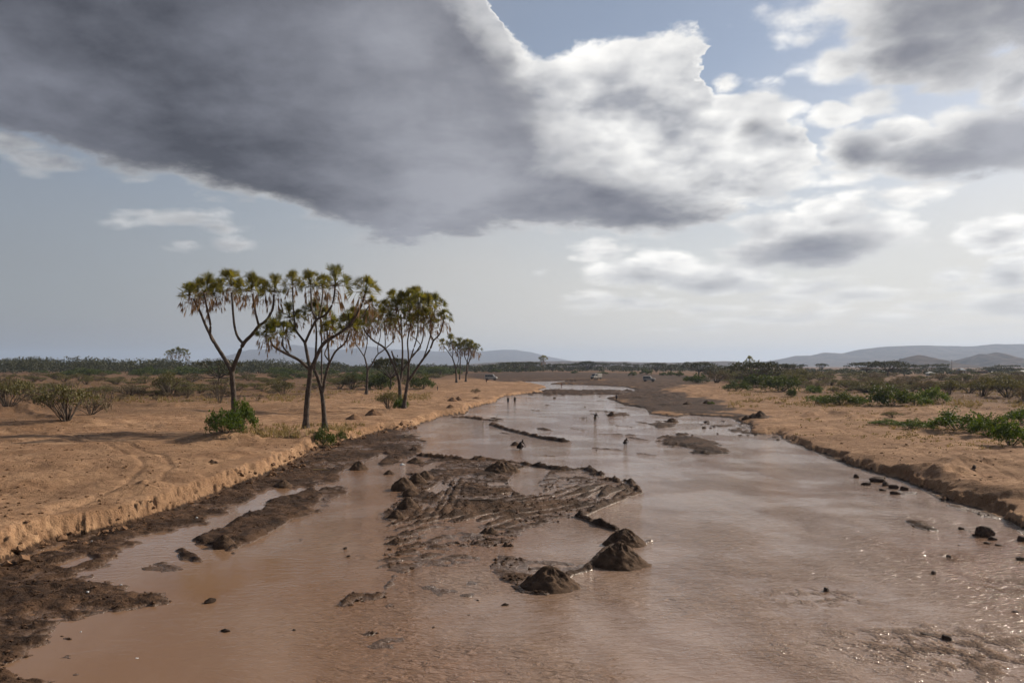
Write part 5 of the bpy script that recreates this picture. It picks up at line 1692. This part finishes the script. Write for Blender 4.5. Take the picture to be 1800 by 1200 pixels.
person('person bending at the far sandbar beside the row of heaps', 1005.5, 673, 'bend', 'black', 'brown', 1.5, 1.5, 0.0, 0.1)
person('person crouching in the middle river right of the stooping one', 1099, 781, 'crouch', 'brown', 'black', 1.15, 0.6, 0.1, 0.0)


# ---------------------------------------------------------------- vehicles on the far flat
MAT['white_paint'] = plain_material('dusty_white_paint', (0.32, 0.30, 0.27), (0.42, 0.40, 0.36), 2.0, 0.45, 0.0)
MAT['dark_paint'] = plain_material('dusty_dark_paint', (0.10, 0.09, 0.085), (0.15, 0.13, 0.12), 2.0, 0.5, 0.0)
MAT['glass'] = plain_material('dark_glass', (0.012, 0.014, 0.016), (0.02, 0.022, 0.024), 2.0, 0.12, 0.0, spec=0.5)
MAT['tyre'] = plain_material('tyre_rubber', (0.012, 0.011, 0.01), (0.03, 0.027, 0.024), 9.0, 0.85, 0.0)
MAT['rim'] = plain_material('wheel_rim', (0.22, 0.22, 0.22), (0.32, 0.32, 0.31), 4.0, 0.45, 0.0)
MAT['lamp_glass'] = plain_material('lamp_glass', (0.55, 0.55, 0.5), (0.65, 0.64, 0.6), 4.0, 0.2, 0.0)


def prism(profile, half, taper=0.0, top=1.0):
    """side outline (x, z) swept across the width, narrowing with height"""
    n = len(profile)
    V = [(x, -(half - taper * max(z - 1.0, 0) / top), z) for x, z in profile] + [(x, half - taper * max(z - 1.0, 0) / top, z) for x, z in profile]
    return V, [tuple(range(n - 1, -1, -1)), tuple(range(n, 2 * n))] + [(i, (i + 1) % n, n + (i + 1) % n, n + i) for i in range(n)]


def vehicle(name, label, cat, px, py, heading, profile, half, wheels, panes, paint, guess=1.0, cargo=None, scale=1.0):
    x, y, z = drop(px, py, guess)
    root = empty(name, (x, y, z - 0.02), heading, (scale,) * 3)
    me = bpy.data.meshes.new('body')
    V, F = prism(profile, half, 0.12)
    me.from_pydata(V, [], F); me.update()
    body = mobj('body', me, root, MAT[paint])
    bv = body.modifiers.new('bevel', 'BEVEL'); bv.width = 0.06; bv.segments = 2
    if cargo:
        me = bpy.data.meshes.new('cargo_box')
        mb = MB(); mb.box(*cargo)
        cb = mobj('cargo_box', mb.mesh('cargo_box'), root, MAT[paint])
        bv = cb.modifiers.new('bevel', 'BEVEL'); bv.width = 0.04
    for wx in wheels[0]:
        for s in (-1, 1):
            mb = MB()
            t = np.linspace(0, 2 * np.pi, 18, endpoint=False)
            r = wheels[1]
            prof = [(r * 0.55, -0.11), (r * 0.93, -0.12), (r, -0.07), (r, 0.07), (r * 0.93, 0.12), (r * 0.55, 0.11)]
            Vt = np.array([(wx + np.cos(a) * q, s * (half - 0.06) + w_, r + np.sin(a) * q) for q, w_ in prof for a in t])
            i = np.arange(len(prof) - 1)[:, None] * 18; j = np.arange(18)[None, :]
            mb.add(Vt, np.stack([i + j, i + (j + 1) % 18, i + 18 + (j + 1) % 18, i + 18 + j], -1).reshape(-1, 4))
            ty = mobj('wheel', mb.mesh('wheel', True), root, MAT['tyre'])
            mb = MB()
            mb.tube([(wx, s * (half - 0.06) - 0.08, r), (wx, s * (half - 0.06) + 0.08, r)], [r * 0.56, r * 0.56], 14)
            c0 = np.array([(wx + np.cos(a) * r * 0.56, s * (half - 0.06) + s * 0.07, r + np.sin(a) * r * 0.56) for a in np.linspace(0, 2 * np.pi, 14, endpoint=False)] + [(wx, s * (half - 0.02), r)])
            mb.add(c0, [(i_, (i_ + 1) % 14, 14) for i_ in range(14)])
            mobj('rim', mb.mesh('rim'), ty, MAT['rim'])
    for nm, quad in panes:
        mb = MB()
        q = np.array(quad, float)
        n = np.cross(q[1] - q[0], q[2] - q[0]); n /= np.linalg.norm(n)
        if np.dot(n, q.mean(0) - np.array([0, 0, 1.2])) < 0:
            n = -n
        Vq = np.vstack([q + n * 0.02, q - n * 0.03])
        mb.add(Vq, [(0, 1, 2, 3), (7, 6, 5, 4), (0, 4, 5, 1), (1, 5, 6, 2), (2, 6, 7, 3), (3, 7, 4, 0)])
        mobj(nm, mb.mesh(nm), root, MAT['lamp_glass' if nm == 'headlight' else 'tyre' if nm == 'bumper' else 'glass'])
    return tag(root, label, cat, 'vehicles on the far flat')


def side_panes(half, xs, z0, z1, t=0.0):
    out = []
    for s in (-1, 1):
        for a, b in xs:
            out.append(('window', [(a, s * (half - t * 0.3), z0), (b, s * (half - t * 0.3), z0), (b, s * (half - t), z1), (a, s * (half - t), z1)]))
    return out


vehicle('minibus', 'cream minibus with a row of dark side windows, parked beyond the bend', 'minibus', 863, 668, 2.75 + 3.14159 + 0.25,
        [(-2.3, 0.45), (-2.35, 1.2), (-2.2, 2.25), (0.9, 2.3), (1.35, 1.45), (2.3, 1.25), (2.4, 0.5)], 0.95, ((-1.4, 1.5), 0.38),
        side_panes(0.945, [(-2.05, -1.25), (-1.15, -0.35), (-0.25, 0.55), (0.62, 0.95)], 1.45, 2.05, 0.11) + [('windscreen', [(1.37, -0.78, 1.47), (1.37, 0.78, 1.47), (0.99, 0.74, 2.16), (0.99, -0.74, 2.16)]), ('bumper', [(2.40, -0.85, 0.5), (2.40, 0.85, 0.5), (2.39, 0.85, 0.72), (2.39, -0.85, 0.72)])] + [('headlight', [(2.36, s * 0.55, 0.85), (2.36, s * 0.8, 0.85), (2.34, s * 0.8, 1.05), (2.34, s * 0.55, 1.05)]) for s in (-1, 1)], 'white_paint', 1.2, None, 1.12)
vehicle('pickup_truck', 'white box truck facing the river on the far flat', 'truck', 1048, 666, 3.14159 + 0.75,
        [(0.1, 0.5), (0.1, 2.1), (1.35, 2.1), (1.75, 1.35), (2.3, 1.2), (2.35, 0.5)], 0.9, ((-1.6, 1.5), 0.42),
        side_panes(0.895, [(0.35, 1.3)], 1.4, 1.95, 0.1) + [('windscreen', [(1.77, -0.75, 1.37), (1.77, 0.75, 1.37), (1.42, 0.72, 2.0), (1.42, -0.72, 2.0)]), ('bumper', [(2.36, -0.85, 0.5), (2.36, 0.85, 0.5), (2.35, 0.85, 0.75), (2.35, -0.85, 0.75)])] + [('headlight', [(2.34, s * 0.55, 0.85), (2.34, s * 0.8, 0.85), (2.32, s * 0.8, 1.05), (2.32, s * 0.55, 1.05)]) for s in (-1, 1)], 'white_paint', 1.2, ((-1.25, 0, 1.45), (2.5, 1.75, 1.5)), 1.25)
vehicle('jeep', 'pale off-road car beside dark loads on the far brown flat', 'car', 1141, 670.5, -0.25,
        [(-2.0, 0.5), (-2.05, 1.15), (-1.95, 1.85), (0.45, 1.88), (0.85, 1.2), (1.95, 1.1), (2.0, 0.5)], 0.85, ((-1.25, 1.25), 0.40),
        side_panes(0.845, [(-1.8, -1.05), (-0.95, -0.25), (-0.15, 0.5)], 1.2, 1.7, 0.09) + [('windscreen', [(0.87, -0.7, 1.22), (0.87, 0.7, 1.22), (0.53, 0.67, 1.78), (0.53, -0.67, 1.78)]), ('bumper', [(2.0, -0.8, 0.5), (2.0, 0.8, 0.5), (1.99, 0.8, 0.72), (1.99, -0.8, 0.72)])], 'white_paint', 1.0, None, 1.15)

# ---------------------------------------------------------------- huts and power poles on the right horizon
MAT['wall_white'] = plain_material('whitewash', (0.62, 0.61, 0.58), (0.72, 0.71, 0.68), 1.0, 0.8, 0.0)
MAT['tin_blue'] = plain_material('blue_tin', (0.10, 0.17, 0.24), (0.14, 0.22, 0.30), 1.0, 0.5, 0.0)
MAT['tin_pale'] = plain_material('pale_tin', (0.45, 0.45, 0.44), (0.58, 0.57, 0.55), 1.0, 0.5, 0.0)
MAT['mud_wall'] = plain_material('mud_wall', (0.14, 0.09, 0.06), (0.20, 0.13, 0.09), 1.0, 0.9, 0.0)
MAT['door_dark'] = plain_material('dark_door', (0.03, 0.025, 0.02), (0.05, 0.04, 0.03), 2.0, 0.8, 0.0)


def hut(label, px, py, w, d, h, rise, wall, roof, turn=0.0, guess=1.7):
    x, y, z = drop(px, py, guess)
    root = empty('hut', (x, y, z - 0.05), turn)
    mb = MB(); mb.box((0, 0, h / 2), (w, d, h))
    mobj('wall', mb.mesh('wall'), root, MAT[wall])
    e = 0.35
    V = [(-w / 2 - e, -d / 2 - e, h), (w / 2 + e, -d / 2 - e, h), (w / 2 + e, d / 2 + e, h), (-w / 2 - e, d / 2 + e, h), (-w * 0.12, 0, h + rise), (w * 0.12, 0, h + rise)]
    V += [(a, b, c - 0.1) for a, b, c in V]
    me = bpy.data.meshes.new('roof')
    me.from_pydata(V, [], [(0, 1, 5, 4), (1, 2, 5), (2, 3, 4, 5), (3, 0, 4), (7, 6, 10, 11), (8, 7, 11), (9, 8, 11, 10), (6, 9, 10), (0, 6, 7, 1), (1, 7, 8, 2), (2, 8, 9, 3), (3, 9, 6, 0)])
    mobj('roof', me, root, MAT[roof])
    for nm, cx, ww, z0, z1_ in (('door', -w * 0.2, 0.9, 0.02, min(2.0, h - 0.15)), ('window', w * 0.22, 0.8, h * 0.4, h * 0.72)):
        mb = MB(); mb.box((cx, -d / 2 - 0.02, (z0 + z1_) / 2), (ww, 0.08, z1_ - z0))
        mobj(nm, mb.mesh(nm), root, MAT['door_dark'])
    tag(root, label, 'hut', 'buildings on the right horizon')


hut('small white hut with blue peaked roof beyond the right scrub', 1690, 656, 4.6, 4.0, 2.2, 1.5, 'wall_white', 'tin_blue', 0.1)
hut('low mud-walled building stretching right of the blue-roofed hut', 1722, 656, 9.0, 4.0, 1.9, 0.4, 'mud_wall', 'mud_wall', 0.0)
hut('long low building with pale roof at the right edge of the horizon', 1797, 657.5, 8.0, 5.0, 1.6, 0.9, 'mud_wall', 'tin_pale', 0.05)
hut('pale-roofed shed half hidden behind the grey acacia', 1556, 656, 4.0, 3.5, 1.8, 0.9, 'mud_wall', 'tin_pale', 0.2)
hut('squat pale shed in the scrub between the power poles', 1635, 660, 3.6, 3.0, 1.5, 0.8, 'tin_pale', 'tin_pale', -0.1)


def power_pole(label, px, py, hpx, turn):
    x, y, z = drop(px, py, 1.7)
    h = hpx / FPX * y
    root = empty('power_pole', (x, y, z - 0.1), turn)
    mb = MB(); mb.tube([(0, 0, 0), (0.02, 0, h * 0.5), (0, 0, h)], [0.17, 0.14, 0.11], 8)
    mobj('post', mb.mesh('post', True), root, MAT['twig'])
    mb = MB(); mb.box((0, -0.1, h - 0.6), (1.5, 0.1, 0.12))
    arm = mobj('crossarm', mb.mesh('crossarm'), root, MAT['twig'])
    for q in (-0.65, 0.0, 0.65):
        mb = MB(); mb.tube([(q, -0.1, h - 0.54), (q, -0.1, h - 0.44), (q, -0.1, h - 0.36)], [0.06, 0.07, 0.03], 6)
        mobj('insulator', mb.mesh('insulator'), arm, MAT['rim'])
    tag(root, label, 'power pole', 'power poles on the right horizon')
    return np.array([x, y, z - 0.1 + h - 0.36])


tops = [power_pole('tall power pole beside the acacias below the left hill', 1582, 656, 27, 0.3),
        power_pole('reddish power pole left of the blue-roofed hut', 1673, 655, 23, 0.3),
        power_pole('short far power pole near the right edge of the horizon', 1788, 651, 12, 0.3)]
for a_, b_ in zip(tops[:-1], tops[1:]):
    for q in (-0.62, 0.0, 0.62):
        mb = MB()
        t = np.linspace(0, 1, 13)[:, None]
        P_ = a_ + (b_ - a_) * t
        P_[:, 2] -= 1.2 * 4 * (t * (1 - t))[:, 0]
        P_ += np.array([q * 0.95, q * 0.3, 0])
        mb.tube(P_ - a_, np.full(13, 0.018), 3)
        o = mobj('power_line', mb.mesh('power_line'), None, MAT['tyre'])
        o.location = a_
        tag(o, 'thin power line strung between the %s poles on the right horizon' % ('first two' if a_ is tops[0] else 'last two'), 'power line', 'power lines')
